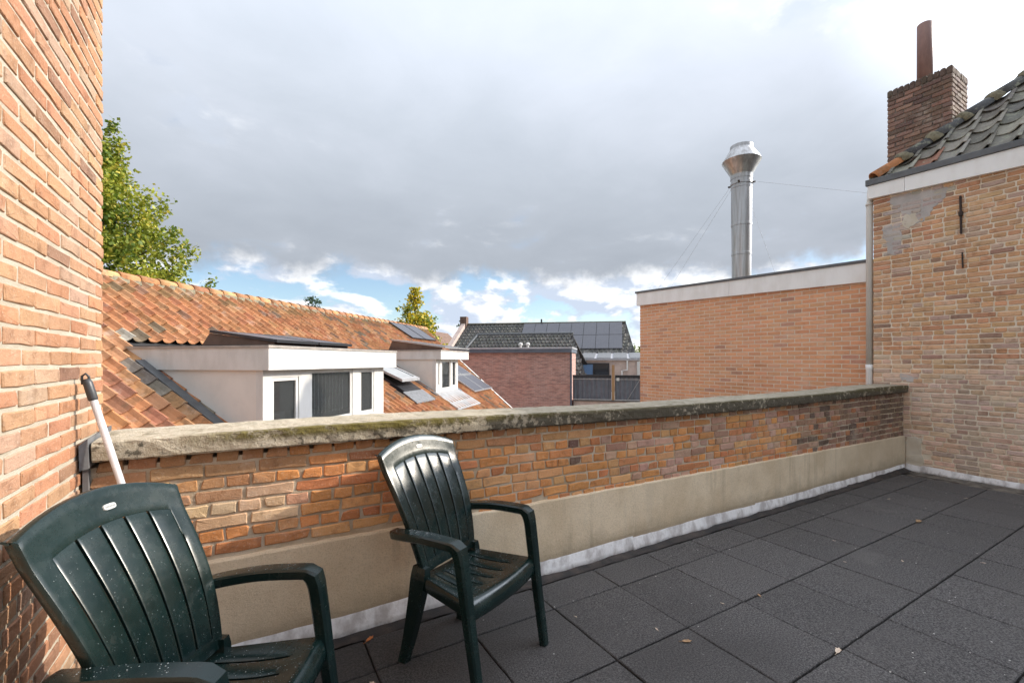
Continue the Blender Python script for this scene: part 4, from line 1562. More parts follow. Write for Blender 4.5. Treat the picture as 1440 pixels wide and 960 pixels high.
# ------------------------------------------------------------------ buildings farther back
bb, H2 = frame_thing('brick_outbuilding', 'dark red brick outbuilding with blue-grey gutter board beyond the dormers', 'building', 14, 3.5)
ob2 = MB()
ob2.box(-4.0, 2.96, -5.02, 0.0, -2.2, 0.0)
Mw = Matrix(((0, 0, -1, 0), (-1, 0, 0, 0), (0, 1, 0, 5.02), (0, 0, 0, 1)))
link('wall', ob2.mesh('wall', 'far_brick'), bb, M=Mw)
hbox(H2, 13.86, 16.3, -1.2, 6.50, 1.80, 1.97).build('gutter_board', 'gutter_zinc', bb)
hbox(H2, 13.84, 16.3, -1.2, 6.53, 1.97, 2.035).build('roof_edge_cap', 'zinc_edge', bb)
hbox(H2, 13.97, 14.0, 6.42, 6.50, -3.2, 1.80).build('corner_trim', 'gutter_zinc', bb)


def flat_tiles(parent, H, s_low, z_low, s_top, z_top, tl0, tl1, tr0, tr1, pw, pr_, name='roof_tiles', skip=None):
    """coarse interlocking tiles on a slope that faces the camera (rises with s)"""
    m2 = MB()
    r = random.Random(int(pw * 1000 + pr_ * 100))
    L = math.hypot(s_top - s_low, z_top - z_low)
    rows_ = int(L / pr_)
    for i in range(rows_):
        v0, v1 = i / rows_, (i + 1.12) / rows_
        ta, tb_ = tl0 + (tl1 - tl0) * v0, tr0 + (tr1 - tr0) * v0
        n = max(1, int((tb_ - ta) / pw))
        for j in range(n):
            t0, t1 = ta + j * pw, ta + (j + 1) * pw
            if skip and skip((t0 + t1) / 2, (v0 + v1) / 2):
                continue
            c = vary(r.choice([(0.105, 0.10, 0.095), (0.14, 0.13, 0.12), (0.085, 0.083, 0.082)]), 0.15, 0.03, r)
            P = lambda v, t, d: H(s_low + (s_top - s_low) * v - d * 0.5, t, z_low + (z_top - z_low) * v + d)
            vs = [P(v0, t0, .05), P(v0, t0 + pw * .35, .02), P(v0, t0 + pw * .7, .045), P(v0, t1, .075), P(v1, t0, .02), P(v1, t0 + pw * .35, -.01), P(v1, t0 + pw * .7, .015), P(v1, t1, .045),
                  P(v0, t0, 0), P(v0, t1, .0)]
            m2.add(vs, [(1, 0, 4, 5), (2, 1, 5, 6), (3, 2, 6, 7), (8, 0, 1, 9), (9, 1, 2), (9, 2, 3)], c)
    return m2.build(name, 'grey_tile_joined', parent, kind='stuff')


sb_, H3 = frame_thing('tiled_shed', 'low grey tiled roof just above the brick outbuilding', 'building', 18, 3.2)
mb = MB()
hpoly(H3, [(16.4, 7.0, 0.55), (19.2, 6.0, 2.93), (19.2, 0.45, 2.93), (16.4, -0.6, 0.55)], 0.08, mb)
mb.build('roof_deck', 'dark_felt', sb_)
mb = MB()
hpoly(H3, [(19.2, 6.0, 2.93), (22.0, 7.0, .55), (22.0, -0.6, 0.55), (19.2, 0.45, 2.93)], 0.08, mb)
mb.build('roof_deck', 'dark_felt', sb_)
hbox(H3, 16.6, 21.8, -0.4, 6.7, -3.2, 0.5).build('wall', 'far_brick_pale', sb_)
flat_tiles(sb_, H3, 16.4, 0.58, 19.2, 2.96, -0.6, 0.45, 7.0, 6.0, 0.21, 0.28)
b1 = MB()
b1.tube([H3(19.2, 0.4, 2.98), H3(19.2, 6.05, 2.98)], 0.075, 8)
b1.build('ridge_cap', 'cap_metal', sb_)
b1 = MB()
b1.tube([H3(19.2, 0.45, 2.97), H3(17.4, -0.22, 1.45)], 0.07, 8)
b1.build('ridge_cap', 'cap_metal', sb_)
for t in (3.38, 3.78):
    b1 = MB()
    b1.tube([H3(17.6, t, 1.5), H3(17.6, t, 2.33)], [0.06, 0.06], 10)
    b1.lathe([(0.06, 0), (0.11, 0), (0.11, .10), (0.0, .14)], (0, 0), 10)
    nv = 40
    p = H3(17.6, t, 2.28)
    b1.v[-nv:] = [(x + p[0], y + p[1], z + p[2]) for x, y, z in b1.v[-nv:]]
    b1.build('vent_pipe', 'pipe_pale', sb_)

gh, H4 = frame_thing('grey_tiled_house', 'long grey tiled house with a block of solar panels on its roof', 'house', 26, 3.0)
mb = MB()
hpoly(H4, [(23.4, 9.55, 1.90), (26, 9.0, 4.10), (26, -2.6, 4.16), (23.4, -3.05, 1.90)], 0.08, mb)
mb.build('roof_deck', 'dark_felt', gh)
mb = MB()
hpoly(H4, [(26, 9.0, 4.10), (29, 9.5, 1.9), (29, -3.0, 1.9), (26, -2.6, 4.16)], 0.08, mb)
mb.build('roof_deck', 'roof_brown', gh)
hbox(H4, 23.7, 28.8, -2.8, 9.3, -3.2, 1.85).build('wall', 'far_brick_pale', gh)
flat_tiles(gh, H4, 23.4, 1.93, 26, 4.13, -3.0, -2.6, 9.5, 9.0, 0.30, 0.34)
b1 = MB()
b1.tube([H4(26, -2.6, 4.2), H4(26, 9.0, 4.14)], 0.07, 8)
b1.build('ridge_cap', 'grey_tile', gh).color = (0.16, 0.15, 0.12, 1)
gz = lambda s: 1.93 + (s - 23.4) * (2.2 / 2.6)
for q in range(8):
    t0 = 1.85 + q * 0.865
    mbp = MB()
    a = [(24.78, t0 + .84), (25.85, t0 + .84), (25.85, t0), (24.78, t0)]
    hpoly(H4, [(s, t, gz(s) + .13) for s, t in a], 0.05, mbp)
    mbp.build('solar_panel', 'solar_cell', gh)
for q in range(4):
    t0 = 5.31 + q * 0.865
    mbp = MB()
    a = [(23.65, t0 + .84), (24.74, t0 + .84), (24.74, t0), (23.65, t0)]
    hpoly(H4, [(s, t, gz(s) + .13) for s, t in a], 0.05, mbp)
    mbp.build('solar_panel', 'solar_cell', gh)
b1 = MB()
b1.hexa([H4(23.3, -3.0, 1.7), H4(23.3, -3.35, 1.7), H4(25.9, -2.9, 1.7), H4(25.9, -2.6, 1.7)][::-1], [H4(23.3, -3.0, 2.15), H4(23.3, -3.35, 2.15), H4(25.9, -2.9, 4.4), H4(25.9, -2.6, 4.4)][::-1])
b1.build('gable_parapet', 'far_brick_pale', gh)
hbox(H4, 25.7, 26.2, -3.05, -2.55, 3.9, 4.75).build('chimney', 'roof_brown', gh)
b1 = MB()
b1.tube([H4(25.9, 3.1, 4.1), H4(25.9, 3.1, 4.45)], 0.06, 8)
b1.build('vent_pipe', 'dark_frame', gh)

# pale annex with window in front of the grey house
an, H5 = frame_thing('pale_annex', 'pale brick annex with glazed lean-to roof and dark window below the solar panels', 'building', 22, 8.0)
hbox(H5, 21.2, 23.6, 6.05, 9.7, -3.2, 1.52).build('wall', 'far_brick_pale', an)
mb = MB()
hpoly(H5, [(21.08, 9.95, 1.58), (23.5, 9.95, 1.95), (23.5, 5.95, 1.95), (21.08, 5.95, 1.58)], 0.05, mb)
mb.build('lean_to_roof', 'zinc_edge', an)
hbox(H5, 21.08, 21.14, 5.9, 10.0, 1.47, 1.56).build('gutter', 'zinc_edge', an)
for q in range(4):
    t = 6.3 + q * 0.95
    mb = MB()
    hpoly(H5, [(21.2, t + .8, 1.63), (23.4, t + .8, 1.97), (23.4, t, 1.97), (21.2, t, 1.63)], 0.03, mb)
    mb.build('roof_pane', 'lead_grey', an)
mb = MB()
for a in ((6.38, 7.98, .55, .62), (6.38, 7.98, 1.24, 1.31), (6.38, 6.45, .62, 1.24), (7.02, 7.10, .62, 1.24), (7.91, 7.98, .62, 1.24)):
    hbox(H5, 21.10, 21.19, a[0], a[1], a[2], a[3], mb)
wf = mb.build('window', 'dark_frame', an)
hbox(H5, 21.14, 21.16, 6.45, 7.02, .62, 1.24).build('window_pane', 'sky_tint_glass', wf)
hbox(H5, 21.14, 21.16, 7.10, 7.91, .62, 1.24).build('window_pane', 'dark_glass', wf)
b1 = MB()
b1.tube([H5(21.1, 9.0, 1.45), H5(21.1, 9.0, .9), H5(21.1, 8.7, .85), H5(21.1, 8.7, -.3)], 0.05, 8)
b1.build('downpipe', 'pipe_pale', an)
hbox(H5, 21.0, 21.2, 9.55, 9.72, -.3, 1.4).build('corner_board', 'white_paint', an)

# flat annex that carries the fence
fa, H6 = frame_thing('flat_annex', 'low flat roof carrying the dark metal fence', 'building', 17, 8.0)
hbox(H6, 14.25, 21.0, 6.55, 10.2, -3.2, -0.36).build('wall', 'far_brick_pale', fa)
hbox(H6, 14.2, 21.05, 6.52, 10.25, -0.355, -0.30).build('flat_roof', 'deck_roof', fa)

fe, H7 = frame_thing('metal_fence', 'dark grey corrugated metal fence beside the orange extension', 'fence', 14.4, 8.0, -0.30)
for (t0, t1) in ((6.50, 8.20), (8.36, 10.0)):
    mb = MB()
    n = int((t1 - t0) / 0.05)
    vs, fs = [], []
    for i in range(n + 1):
        t = t0 + (t1 - t0) * i / n
        d = (0, 0.035, 0.035, 0)[i % 4]
        for z in (-0.28, 0.74):
            vs.append(H7(14.40 - d, t, z))
        for z in (-0.28, 0.74):
            vs.append(H7(14.41 - d, t, z))
    for i in range(n):
        a0, b0 = i * 4, (i + 1) * 4
        fs += [(a0, a0 + 1, b0 + 1, b0), (a0 + 2, b0 + 2, b0 + 3, a0 + 3), (a0 + 1, a0 + 3, b0 + 3, b0 + 1)]
    mb.add(vs, fs)
    mb.build('fence_sheet', 'fence_sheet', fe)
    hbox(H7, 14.34, 14.44, t0, t1, 0.70, 0.80).build('fence_rail', 'dark_frame', fe)
    hbox(H7, 14.345, 14.36, t0, t1, 0.60, 0.63).build('fence_rail', 'alu_frame', fe)
hbox(H7, 14.30, 14.40, 8.22, 8.34, -0.30, 1.25).build('fence_post', 'wood_post', fe, label='bare wooden fence post')
hbox(H7, 14.32, 14.36, 8.42, 8.54, 0.55, 0.68).build('junction_box', 'white_paint', fe)
b1 = MB()
b1.tube([H7(14.3, 9.55, 0.85), H7(14.3, 8.9, -0.25)], 0.012, 6)
b1.build('stay_wire', 'alu_frame', fe)

# a brown-roofed house far away between tree and chimney
fh, H8 = frame_thing('far_house', 'small brown-roofed house far behind the golden tree', 'house', 36, -9)
hbox(H8, 34, 42, -13.0, -8.0, -3.2, 2.2).build('wall', 'roof_brown', fh)
mb = MB()
A = [H8(34, -8.0, 2.2), H8(42, -8.0, 2.2), H8(42, -13.0, 2.2), H8(34, -13.0, 2.2)]
mb.add(A + [H8(34, -10.5, 4.6), H8(42, -10.5, 4.6)], [(0, 1, 5, 4), (2, 3, 4, 5), (0, 4, 3), (1, 2, 5), (3, 2, 1, 0)])
mb.build('roof', 'roof_brown', fh)
for t in (-7.2, -6.4):
    hbox(H8, 34.5, 35.1, t - .28, t + .28, -3.2, 2.5).build('chimney', 'far_brick_pale', fh)


# ------------------------------------------------------------------ trees
def tree(name, label, base, height, trunk_r, clumps, leaf, nleaf, mat, seed, yel=0.2, group=None):
    r = np.random.default_rng(seed)
    rr = random.Random(seed)
    t = thing(name, label, 'tree', base, 0, group)
    m1 = MB()
    pts = [(0, 0, 0)]
    x = y = 0
    for i in range(1, 8):
        x += rr.uniform(-.08, .08) * height / 10
        y += rr.uniform(-.08, .08) * height / 10
        pts.append((x, y, height * 0.92 * i / 7))
    m1.tube(pts, [trunk_r * (1 - 0.93 * i / 7) for i in range(8)], 8)
    for (c, s, n) in clumps[::max(1, len(clumps) // 40)]:
        cz = min(max(c[2] - math.hypot(c[0], c[1]) * 0.6, height * .15), height * .85)
        k_ = cz / (height * .92) * 7
        i0 = min(int(k_), 6)
        p0 = Vector(pts[i0]).lerp(Vector(pts[i0 + 1]), k_ - i0)
        mid = p0.lerp(Vector(c), .5) + Vector((0, 0, -.05 * height / 10))
        m1.tube([p0, mid, Vector(c)], [trunk_r * .22, trunk_r * .13, trunk_r * .04], 5, cap=False)
    m1.build('trunk', 'bark', t)
    tot = sum(n for _, _, n in clumps)
    V, F, C = [], [], []
    for (c, s, n) in clumps:
        k_ = max(3, int(nleaf * n / tot))
        P = r.normal(0, 1, (k_, 3)) * np.array(s) * 0.55 + np.array(c)
        tone = r.choice([0.0, 0.15, 0.45, 0.7, 1.0])
        for p in P:
            d1_ = r.normal(0, 1, 3)
            d1_ /= np.linalg.norm(d1_)
            nn = np.array([r.normal(0, .7), r.normal(0, .7), 1.0])
            d2_ = np.cross(d1_, nn)
            d2_ /= np.linalg.norm(d2_) + 1e-9
            L = leaf * r.uniform(0.6, 1.35)
            b = len(V)
            V += [tuple(p - d1_ * L * .5), tuple(p + d2_ * L * .42 + d1_ * L * .1), tuple(p + d1_ * L * .5 + nn * L * .08), tuple(p - d2_ * L * .42 + d1_ * L * .1)]
            F.append((b, b + 1, b + 2, b + 3))
            C.append((min(1, max(0, tone + r.uniform(-.3, .3))), min(1, r.uniform(0, 0.75) + yel * r.uniform(0, 1) + (0.25 * yel if tone > .6 else 0)), 0.0))
    m2 = MB()
    m2.v, m2.f, m2.c = V, F, C
    m2.build('crown', mat, t, kind='stuff')
    return t


def cone_clumps(n, z0, z1, rmax, power, size, seed, flat=0.7, tip=0.25):
    r = random.Random(seed)
    out_ = []
    for _ in range(n):
        v = 1 - math.sqrt(r.random())
        v = r.random() ** 1.35
        z = z0 + (z1 - z0) * v
        rad = rmax * (1 - v) ** power
        an = r.uniform(0, 2 * math.pi)
        d = rad * math.sqrt(r.uniform(0.12, 1)) * r.uniform(0.75, 1.12)
        s = size * r.uniform(0.5, 1.25) * (tip + (1 - tip) * (1 - v))
        out_.append(((d * math.cos(an), d * math.sin(an), z + d * 0.12), (s, s, s * flat), s ** 2))
    return out_


def fdir(px, D, z):
    r_ = (px - 720) / 625 * D
    return (math.sin(YAW) * D + math.cos(YAW) * r_, math.cos(YAW) * D - math.sin(YAW) * r_, z)


cl = cone_clumps(260, 3.7, 12.3, 3.6, 0.8, 0.9, 5, tip=0.36)
rt_ = random.Random(2)
for q in range(46):   # leafy shoots reaching out of the crown
    v = rt_.random() ** 1.2
    z = 4.6 + 7.3 * v
    an_ = rt_.uniform(0, 2 * math.pi)
    rad = 3.5 * (1 - v) ** .8 + .2
    for k_ in range(5):
        d = rad * (0.86 + 0.07 * k_)
        cl.append(((d * math.cos(an_), d * math.sin(an_), z + 0.24 * k_), (.22, .22, .28), .05))
for k_ in range(7):
    cl.append(((0.05 * k_, 0.05, 11.9 + .20 * k_), (.28 - .02 * k_,) * 2 + (.3,), .07))
tree('broadleaf_tree', 'tall leafy green tree rising beside the tall left wall', (-4.55, 21.1, -3.2), 12.5, 0.22, cl, 0.135, 60000, 'leaf_green', 3, yel=0.30)
b = fdir(583, 34, -3.2)
tree('golden_conifer', 'pointed tree with yellow autumn foliage behind the orange tile roof', b, 10.4, 0.2, cone_clumps(170, 3.4, 10.3, 3.1, 1.0, 0.95, 8, tip=0.22), 0.22, 14000, 'leaf_gold', 4, yel=0.75)
b = fdir(443, 30, -3.2)
tree('evergreen_tree', 'small dark blue-green treetop above the orange ridge', b, 9.2, 0.14, cone_clumps(60, 5.2, 8.9, 2.1, 0.7, 0.75, 9, tip=0.4), 0.17, 3000, 'leaf_dark', 5, yel=0.1)
b = fdir(648, 42, -3.2)
tree('evergreen_tree', 'thin dark treetop beside the far brick chimney', b, 8.8, 0.14, cone_clumps(40, 4.0, 8.6, 1.5, 0.8, 0.5, 10, tip=0.3), 0.2, 1300, 'leaf_dark', 6, yel=0.1)
b = fdir(513, 40, -3.2)
tree('leafy_tree', 'pale green treetop just showing above the orange ridge', b, 8.0, 0.15, cone_clumps(40, 4.5, 7.4, 2.6, 0.5, 0.7, 11), 0.22, 1500, 'leaf_light', 7, yel=0.2)
b = fdir(893, 44, -3.2)
tree('leafy_tree', 'light green tree between the solar roof and the orange extension', b, 6.6, 0.15, cone_clumps(50, 2.2, 6.4, 2.6, 0.6, 0.8, 12), 0.24, 2600, 'leaf_light', 8, yel=0.2)
b = fdir(272, 34, -3.2)
tree('leafy_tree', 'dark green treetop at the foot of the tall leafy tree', b, 9.6, 0.15, cone_clumps(50, 5, 9.1, 2.4, 0.7, 0.7, 13), 0.2, 2200, 'leaf_dark', 9, yel=0.3)


# ------------------------------------------------------------------ garden chairs
def chair_surface_back(u, v):
    wd = 0.182 + 0.074 * v ** 0.9 + 0.006 * math.sin(math.pi * v)
    ztop = 0.955 + 0.055 * (1 - u * u)
    z = 0.425 + v * (ztop - 0.425)
    y = 0.112 - 0.216 * v + 0.026 * math.sin(math.pi * min(v * 1.15, 1)) - 0.042 * (1 - u * u) * (0.35 + 0.65 * v)
    return Vector((u * wd, y, z))


def chair_surface_seat(u, v):
    hw_ = 0.182 + 0.072 * v
    y = 0.075 + v * 0.335 + 0.022 * (1 - u * u) * v
    z = 0.404 + 0.012 * v - 0.022 * (1 - u * u) * math.sin(math.pi * min(1, v * 0.95 + .05)) + 0.010 * u * u * (1 - v)
    return Vector((u * hw_, y, z))


def grid_faces(nu, nv):
    return [[(j * (nu + 1) + i, j * (nu + 1) + i + 1, (j + 1) * (nu + 1) + i + 1, (j + 1) * (nu + 1) + i) for i in range(nu)] for j in range(nv)]


def sub_mesh(vs, fs, name, flip=False):
    used = sorted({i for f in fs for i in f})
    mp = {k_: i for i, k_ in enumerate(used)}
    t = MB()
    t.add([vs[k_] for k_ in used], [tuple(mp[i] for i in (f[::-1] if flip else f)) for f in fs])
    return t.mesh(name, 'green_resin', True)


def thick(o, d=0.006, off=-1, bev=0.0015):
    s_ = o.modifiers.new('thickness', 'SOLIDIFY')
    s_.thickness = d
    s_.offset = off
    if bev:
        bevel(o, bev, 2)
    return o


def sweep(path, nseg=10):
    """path: (x, y, z, width, height); rounded box section, width runs sideways"""
    vs, fs = [], []
    n = len(path)
    for i, (x, y, z, w_, h_) in enumerate(path):
        p0, p1 = path[max(i - 1, 0)], path[min(i + 1, n - 1)]
        t = Vector((0, p1[1] - p0[1], p1[2] - p0[2])).normalized()
        up = Vector((0, -t.z, t.y))
        c = min(w_, h_) * 0.17
        sec = [(-w_ / 2 + c, -h_ / 2), (w_ / 2 - c, -h_ / 2), (w_ / 2, -h_ / 2 + c), (w_ / 2, h_ / 2 - c), (w_ / 2 - c, h_ / 2), (0, h_ / 2 + c * .15), (-w_ / 2 + c, h_ / 2), (-w_ / 2, h_ / 2 - c), (-w_ / 2, -h_ / 2 + c)]
        for a, b in sec:
            vs.append(Vector((x, y, z)) + Vector((a, 0, 0)) + up * b)
    m2 = 9
    for i in range(n - 1):
        for k_ in range(m2):
            k2 = (k_ + 1) % m2
            fs.append((i * m2 + k_, i * m2 + k2, (i + 1) * m2 + k2, (i + 1) * m2 + k_)[::-1])
    fs.append(tuple(range(m2)))
    fs.append(tuple((n - 1) * m2 + k_ for k_ in range(m2 - 1, -1, -1)))
    t = MB()
    t.add(vs, fs)
    return t


def smooth_path(pts, k=4):
    """Catmull-Rom through the given stations"""
    P = [Vector(p) for p in pts]
    outp = []
    for i in range(len(P) - 1):
        p0, p1, p2, p3 = P[max(i - 1, 0)], P[i], P[i + 1], P[min(i + 2, len(P) - 1)]
        for q in range(k):
            t = q / k
            outp.append(tuple(0.5 * ((2 * p1[c]) + (-p0[c] + p2[c]) * t + (2 * p0[c] - 5 * p1[c] + 4 * p2[c] - p3[c]) * t * t + (-p0[c] + 3 * p1[c] - 3 * p2[c] + p3[c]) * t ** 3) for c in range(5)))
    outp.append(tuple(P[-1]))
    return outp


class V5(tuple):
    pass


def smooth5(pts, k=4):
    outp = []
    n = len(pts)
    for i in range(n - 1):
        p0, p1, p2, p3 = pts[max(i - 1, 0)], pts[i], pts[i + 1], pts[min(i + 2, n - 1)]
        for q in range(k):
            t = q / k
            outp.append(tuple(0.5 * (2 * p1[c] + (p2[c] - p0[c]) * t + (2 * p0[c] - 5 * p1[c] + 4 * p2[c] - p3[c]) * t * t + (3 * p1[c] - p0[c] - 3 * p2[c] + p3[c]) * t ** 3) for c in range(5)))
    outp.append(tuple(pts[-1]))
    return outp


def make_chair(label, seed):
    ch = thing('garden_chair', label, 'chair', group='green resin garden chairs on the terrace')
    # ---- backrest grid with slots
    slots = [(-0.80, .010), (-0.48, .016), (-0.16, .016), (0.16, .016), (0.48, .016), (0.80, .010)]
    us = [-1.0, -0.95, -0.88]
    for i, (c, h_) in enumerate(slots):
        us += [c - h_, c + h_]
        nxt = slots[i + 1][0] - slots[i + 1][1] if i + 1 < len(slots) else None
        if nxt:
            a = c + h_
            us += [a + (nxt - a) * f_ for f_ in (0.12, 0.5, 0.88)]
    us += [0.88, 0.95, 1.0]
    nv_main = 26
    vsl = [i / nv_main for i in range(nv_main + 1)]
    nu = len(us) - 1
    # rim columns and rows bend backwards
    vs = []
    uu = [(-1, 2), (-1, 1)] + [(u, 0) for u in us] + [(1, 1), (1, 2)]
    vv = [(v, 0) for v in vsl] + [(1, 1), (1, 2)]
    for (v, rv) in vv:
        for (u, ru) in uu:
            p = chair_surface_back(u, v)
            p = p + Vector((math.copysign((0, .006, .004)[ru], u) if ru else 0, -(0, .010, .034)[ru], 0))
            p = p + Vector((0, -(0, .008, .028)[rv] if not ru else -(0, .002, .004)[rv], (0, .005, .003)[rv]))
            # a gentle crown on every slat
            if not ru and not rv and abs(u) < 0.8 and v < 0.84:
                f_ = ((u + 0.16) / 0.32) % 1.0
                p.y += 0.0022 * math.sin(math.pi * f_)
            vs.append(p)
    NU, NV = len(uu) - 1, len(vv) - 1
    gf = grid_faces(NU, NV)
    frame_f, slat_f = [], [[] for _ in range(5)]
    for j in range(NV):
        vm = (vv[j][0] + vv[j + 1][0]) / 2
        for i in range(NU):
            um = (uu[i][0] + uu[i + 1][0]) / 2
            f = gf[j][i]
            top_v = 0.835
            in_slot = False
            for (c, h_) in slots:
                lo, hi = (0.06, top_v) if abs(c) < 0.7 else (0.06, 0.70)
                if abs(um - c) < h_ * 0.98 and lo < vm < hi and uu[i][1] == 0 and uu[i + 1][1] == 0:
                    in_slot = True
            if in_slot:
                continue
            k_ = None
            if abs(um) < 0.79 and 0.06 < vm < top_v and vv[j + 1][1] == 0:
                k_ = int((um + 0.80) / 0.32)
            (slat_f[k_] if k_ is not None else frame_f).append(f)
    back = thick(link('backrest', sub_mesh(vs, frame_f, 'backrest', True), ch), 0.007)
    for k_ in range(5):
        thick(link('slat', sub_mesh(vs, slat_f[k_], 'slat', True), back), 0.020)
    # ---- seat
    su = [-1.0]
    sslots = [-0.66, -0.33, 0.0, 0.33, 0.66]
    for c in sslots:
        su += [c - 0.15, c - 0.018, c + 0.018]
    su += [0.83, 1.0]
    sv = [i / 16 for i in range(17)]
    uu = [(-1, 3), (-1, 2), (-1, 1)] + [(u, 0) for u in su] + [(1, 1), (1, 2), (1, 3)]
    vv = [(v, 0) for v in sv] + [(1, 1), (1, 2), (1, 3), (1, 4)]
    vs = []
    for (v, rv) in vv:
        for (u, ru) in uu:
            p = chair_surface_seat(u, v)
            p.x += math.copysign((0, .006, .010, .010)[ru], u)
            p.z += -(0, .004, .016, .058)[ru]
            p.y += (0, .014, .026, .032, .028)[rv]
            p.z = min(p.z, p.z - (0, .005, .022, .045, .075)[rv] * (1 if ru == 0 else .6))
            vs.append(p)
    NU, NV = len(uu) - 1, len(vv) - 1
    gf = grid_faces(NU, NV)
    fs = []
    for j in range(NV):
        vm = (vv[j][0] + vv[j + 1][0]) / 2
        for i in range(NU):
            um = (uu[i][0] + uu[i + 1][0]) / 2
            if any(abs(um - c) < 0.016 for c in sslots) and 0.10 < vm < 0.84 and vv[j + 1][1] == 0 and uu[i][1] == 0:
                continue
            fs.append(gf[j][i])
    thick(link('seat', sub_mesh(vs, fs, 'seat', False), ch), 0.007)
    # ---- arms, legs
    for sgn in (-1, 1):
        arm_a = [(.220, -.046, .592, .046, .036), (.236, -.030, .598, .062, .038), (.258, .07, .618, .066, .036), (.268, .20, .636, .066, .036), (.271, .345, .642, .066, .037)]
        arm_b = [(.271, .366, .641, .066, .039), (.271, .388, .626, .062, .056), (.2707, .397, .598, .056, .052), (.2705, .402, .57, .054, .050)]
        leg = [(.2705, .402, .57, .054, .050), (.2685, .418, .46, .052, .049), (.265, .441, .30, .047, .044), (.262, .468, .13, .043, .040), (.260, .488, .0, .041, .038)]
        fix = lambda ps: [(sgn * x, y, z, w_, h_) for x, y, z, w_, h_ in ps]
        o = sweep(fix(smooth5(arm_a, 4) + arm_b)).build('armrest', 'green_resin', ch, smooth=True)
        o.modifiers.new('split', 'EDGE_SPLIT').split_angle = R(32)
        o = sweep(fix(smooth5(leg, 4))).build('leg', 'green_resin', ch, smooth=True)
        o.modifiers.new('split', 'EDGE_SPLIT').split_angle = R(32)
        # rear leg: wide moulded post tapering to the foot
        t = MB()
        sec = [(.184, .085, .455, .030, .075), (.187, .082, .40, .040, .088), (.192, .062, .28, .040, .076), (.201, .030, .12, .038, .056), (.209, .002, .012, .036, .046), (.210, .0, .0, .042, .052)]
        vs = []
        for (x, y, z, wx, wy) in smooth5(sec, 3):
            vs += [(sgn * x - wx / 2, y - wy / 2, z), (sgn * x + wx / 2, y - wy / 2, z), (sgn * x + wx / 2, y + wy / 2, z), (sgn * x - wx / 2, y + wy / 2, z)]
        n = len(vs) // 4
        fs = []
        for i in range(n - 1):
            for k_ in range(4):
                k2 = (k_ + 1) % 4
                fs.append((i * 4 + k_, i * 4 + k2, (i + 1) * 4 + k2, (i + 1) * 4 + k_)[::-1])
        fs.append((0, 1, 2, 3))
        fs.append(tuple((n - 1) * 4 + k_ for k_ in (3, 2, 1, 0)))
        t.add(vs, fs)
        bevel(t.build('leg', 'green_resin', ch), 0.006, 3)
        # moulded bracket that ties armrest to backrest
        t = MB()
        t.hexa([(sgn * .200, -.040, .582), (sgn * .232, -.040, .585), (sgn * .232, .005, .590), (sgn * .200, .012, .585)][::sgn], [(sgn * .203, -.040, .612), (sgn * .232, -.040, .612), (sgn * .232, .005, .616), (sgn * .203, .012, .612)][::sgn])
        bevel(t.build('arm_bracket', 'green_resin', ch), 0.004)
    # ---- maker's plate
    p = chair_surface_back(-0.04, 0.915) + Vector((0, 0.0015, 0))
    ex = (chair_surface_back(0.06, 0.915) - chair_surface_back(-0.14, 0.915)).normalized()
    ez = (chair_surface_back(-0.04, 0.96) - chair_surface_back(-0.04, 0.87)).normalized()
    ey = ez.cross(ex)
    M = Matrix((ex, ey, ez)).transposed().to_4x4()
    M.translation = p
    t = MB()
    N_ = 20
    ring = []
    for k_ in range(N_):
        a = 2 * math.pi * k_ / N_
        ring.append((0.021 * math.copysign(abs(math.cos(a)) ** .55, math.cos(a)), 0.0095 * math.copysign(abs(math.sin(a)) ** .6, math.sin(a))))
    t.add([(x, -0.001, z) for x, z in ring] + [(x * .94, 0.0022, z * .92) for x, z in ring] + [(x, -0.001, z) for x, z in ring],
          [(k_, (k_ + 1) % N_, N_ + (k_ + 1) % N_, N_ + k_) for k_ in range(N_)] + [tuple(N_ + k_ for k_ in range(N_))])
    pl = link('maker_plate', t.mesh('maker_plate', 'label_plate'), back, M=M)
    t = MB()
    for k_ in range(7):
        t.box(-0.0155 + k_ * .0046, -0.0155 + k_ * .0046 + .0028, 0.0024, 0.0028, -0.0035, 0.0032)
    link('maker_print', t.mesh('maker_print', 'label_print'), ch, M=M, kind='stuff')
    # ---- rain drops
    rd = random.Random(seed)
    t = MB()

    def drop(c, nrm_, r_):
        nrm_ = nrm_.normalized()
        a = nrm_.orthogonal().normalized()
        b = nrm_.cross(a)
        ph_ = rd.uniform(0, 6)
        vs = []
        for rr, hh in ((1.0, -0.1), (0.72, 0.36)):
            for k_ in range(6):
                an_ = ph_ + k_ * math.pi / 3
                vs.append(c + (a * math.cos(an_) + b * math.sin(an_)) * r_ * rr * rd.uniform(.85, 1.15) + nrm_ * r_ * hh)
        vs.append(c + nrm_ * r_ * 0.5)
        fs = [(k_, (k_ + 1) % 6, 6 + (k_ + 1) % 6, 6 + k_) for k_ in range(6)] + [(6 + k_, 6 + (k_ + 1) % 6, 12) for k_ in range(6)]
        t.add(vs, fs)

    for _ in range(620):
        u, v = rd.uniform(-.98, .98), rd.uniform(0.02, 1.0)
        if any(abs(u - c) < 0.03 for c in sslots):
            continue
        p = chair_surface_seat(u, v)
        n_ = (chair_surface_seat(u + .02, v) - p).cross(chair_surface_seat(u, v + .02) - p)
        drop(p, n_ if n_.z > 0 else -n_, rd.choice((.0006, .0008, .0010, .0016)))
    for _ in range(380):
        u, v = rd.uniform(-.95, .95), rd.uniform(0.04, .86) ** 1.2
        if any(abs(u - c) < 0.04 for c, _h in slots):
            continue
        p = chair_surface_back(u, v)
        f_ = ((u + 0.16) / 0.32) % 1.0
        if abs(u) < .8:
            p.y += 0.0022 * math.sin(math.pi * f_)
        drop(p, Vector((0, 1, .35)), rd.choice((.0005, .0006, .0007, .0012)))
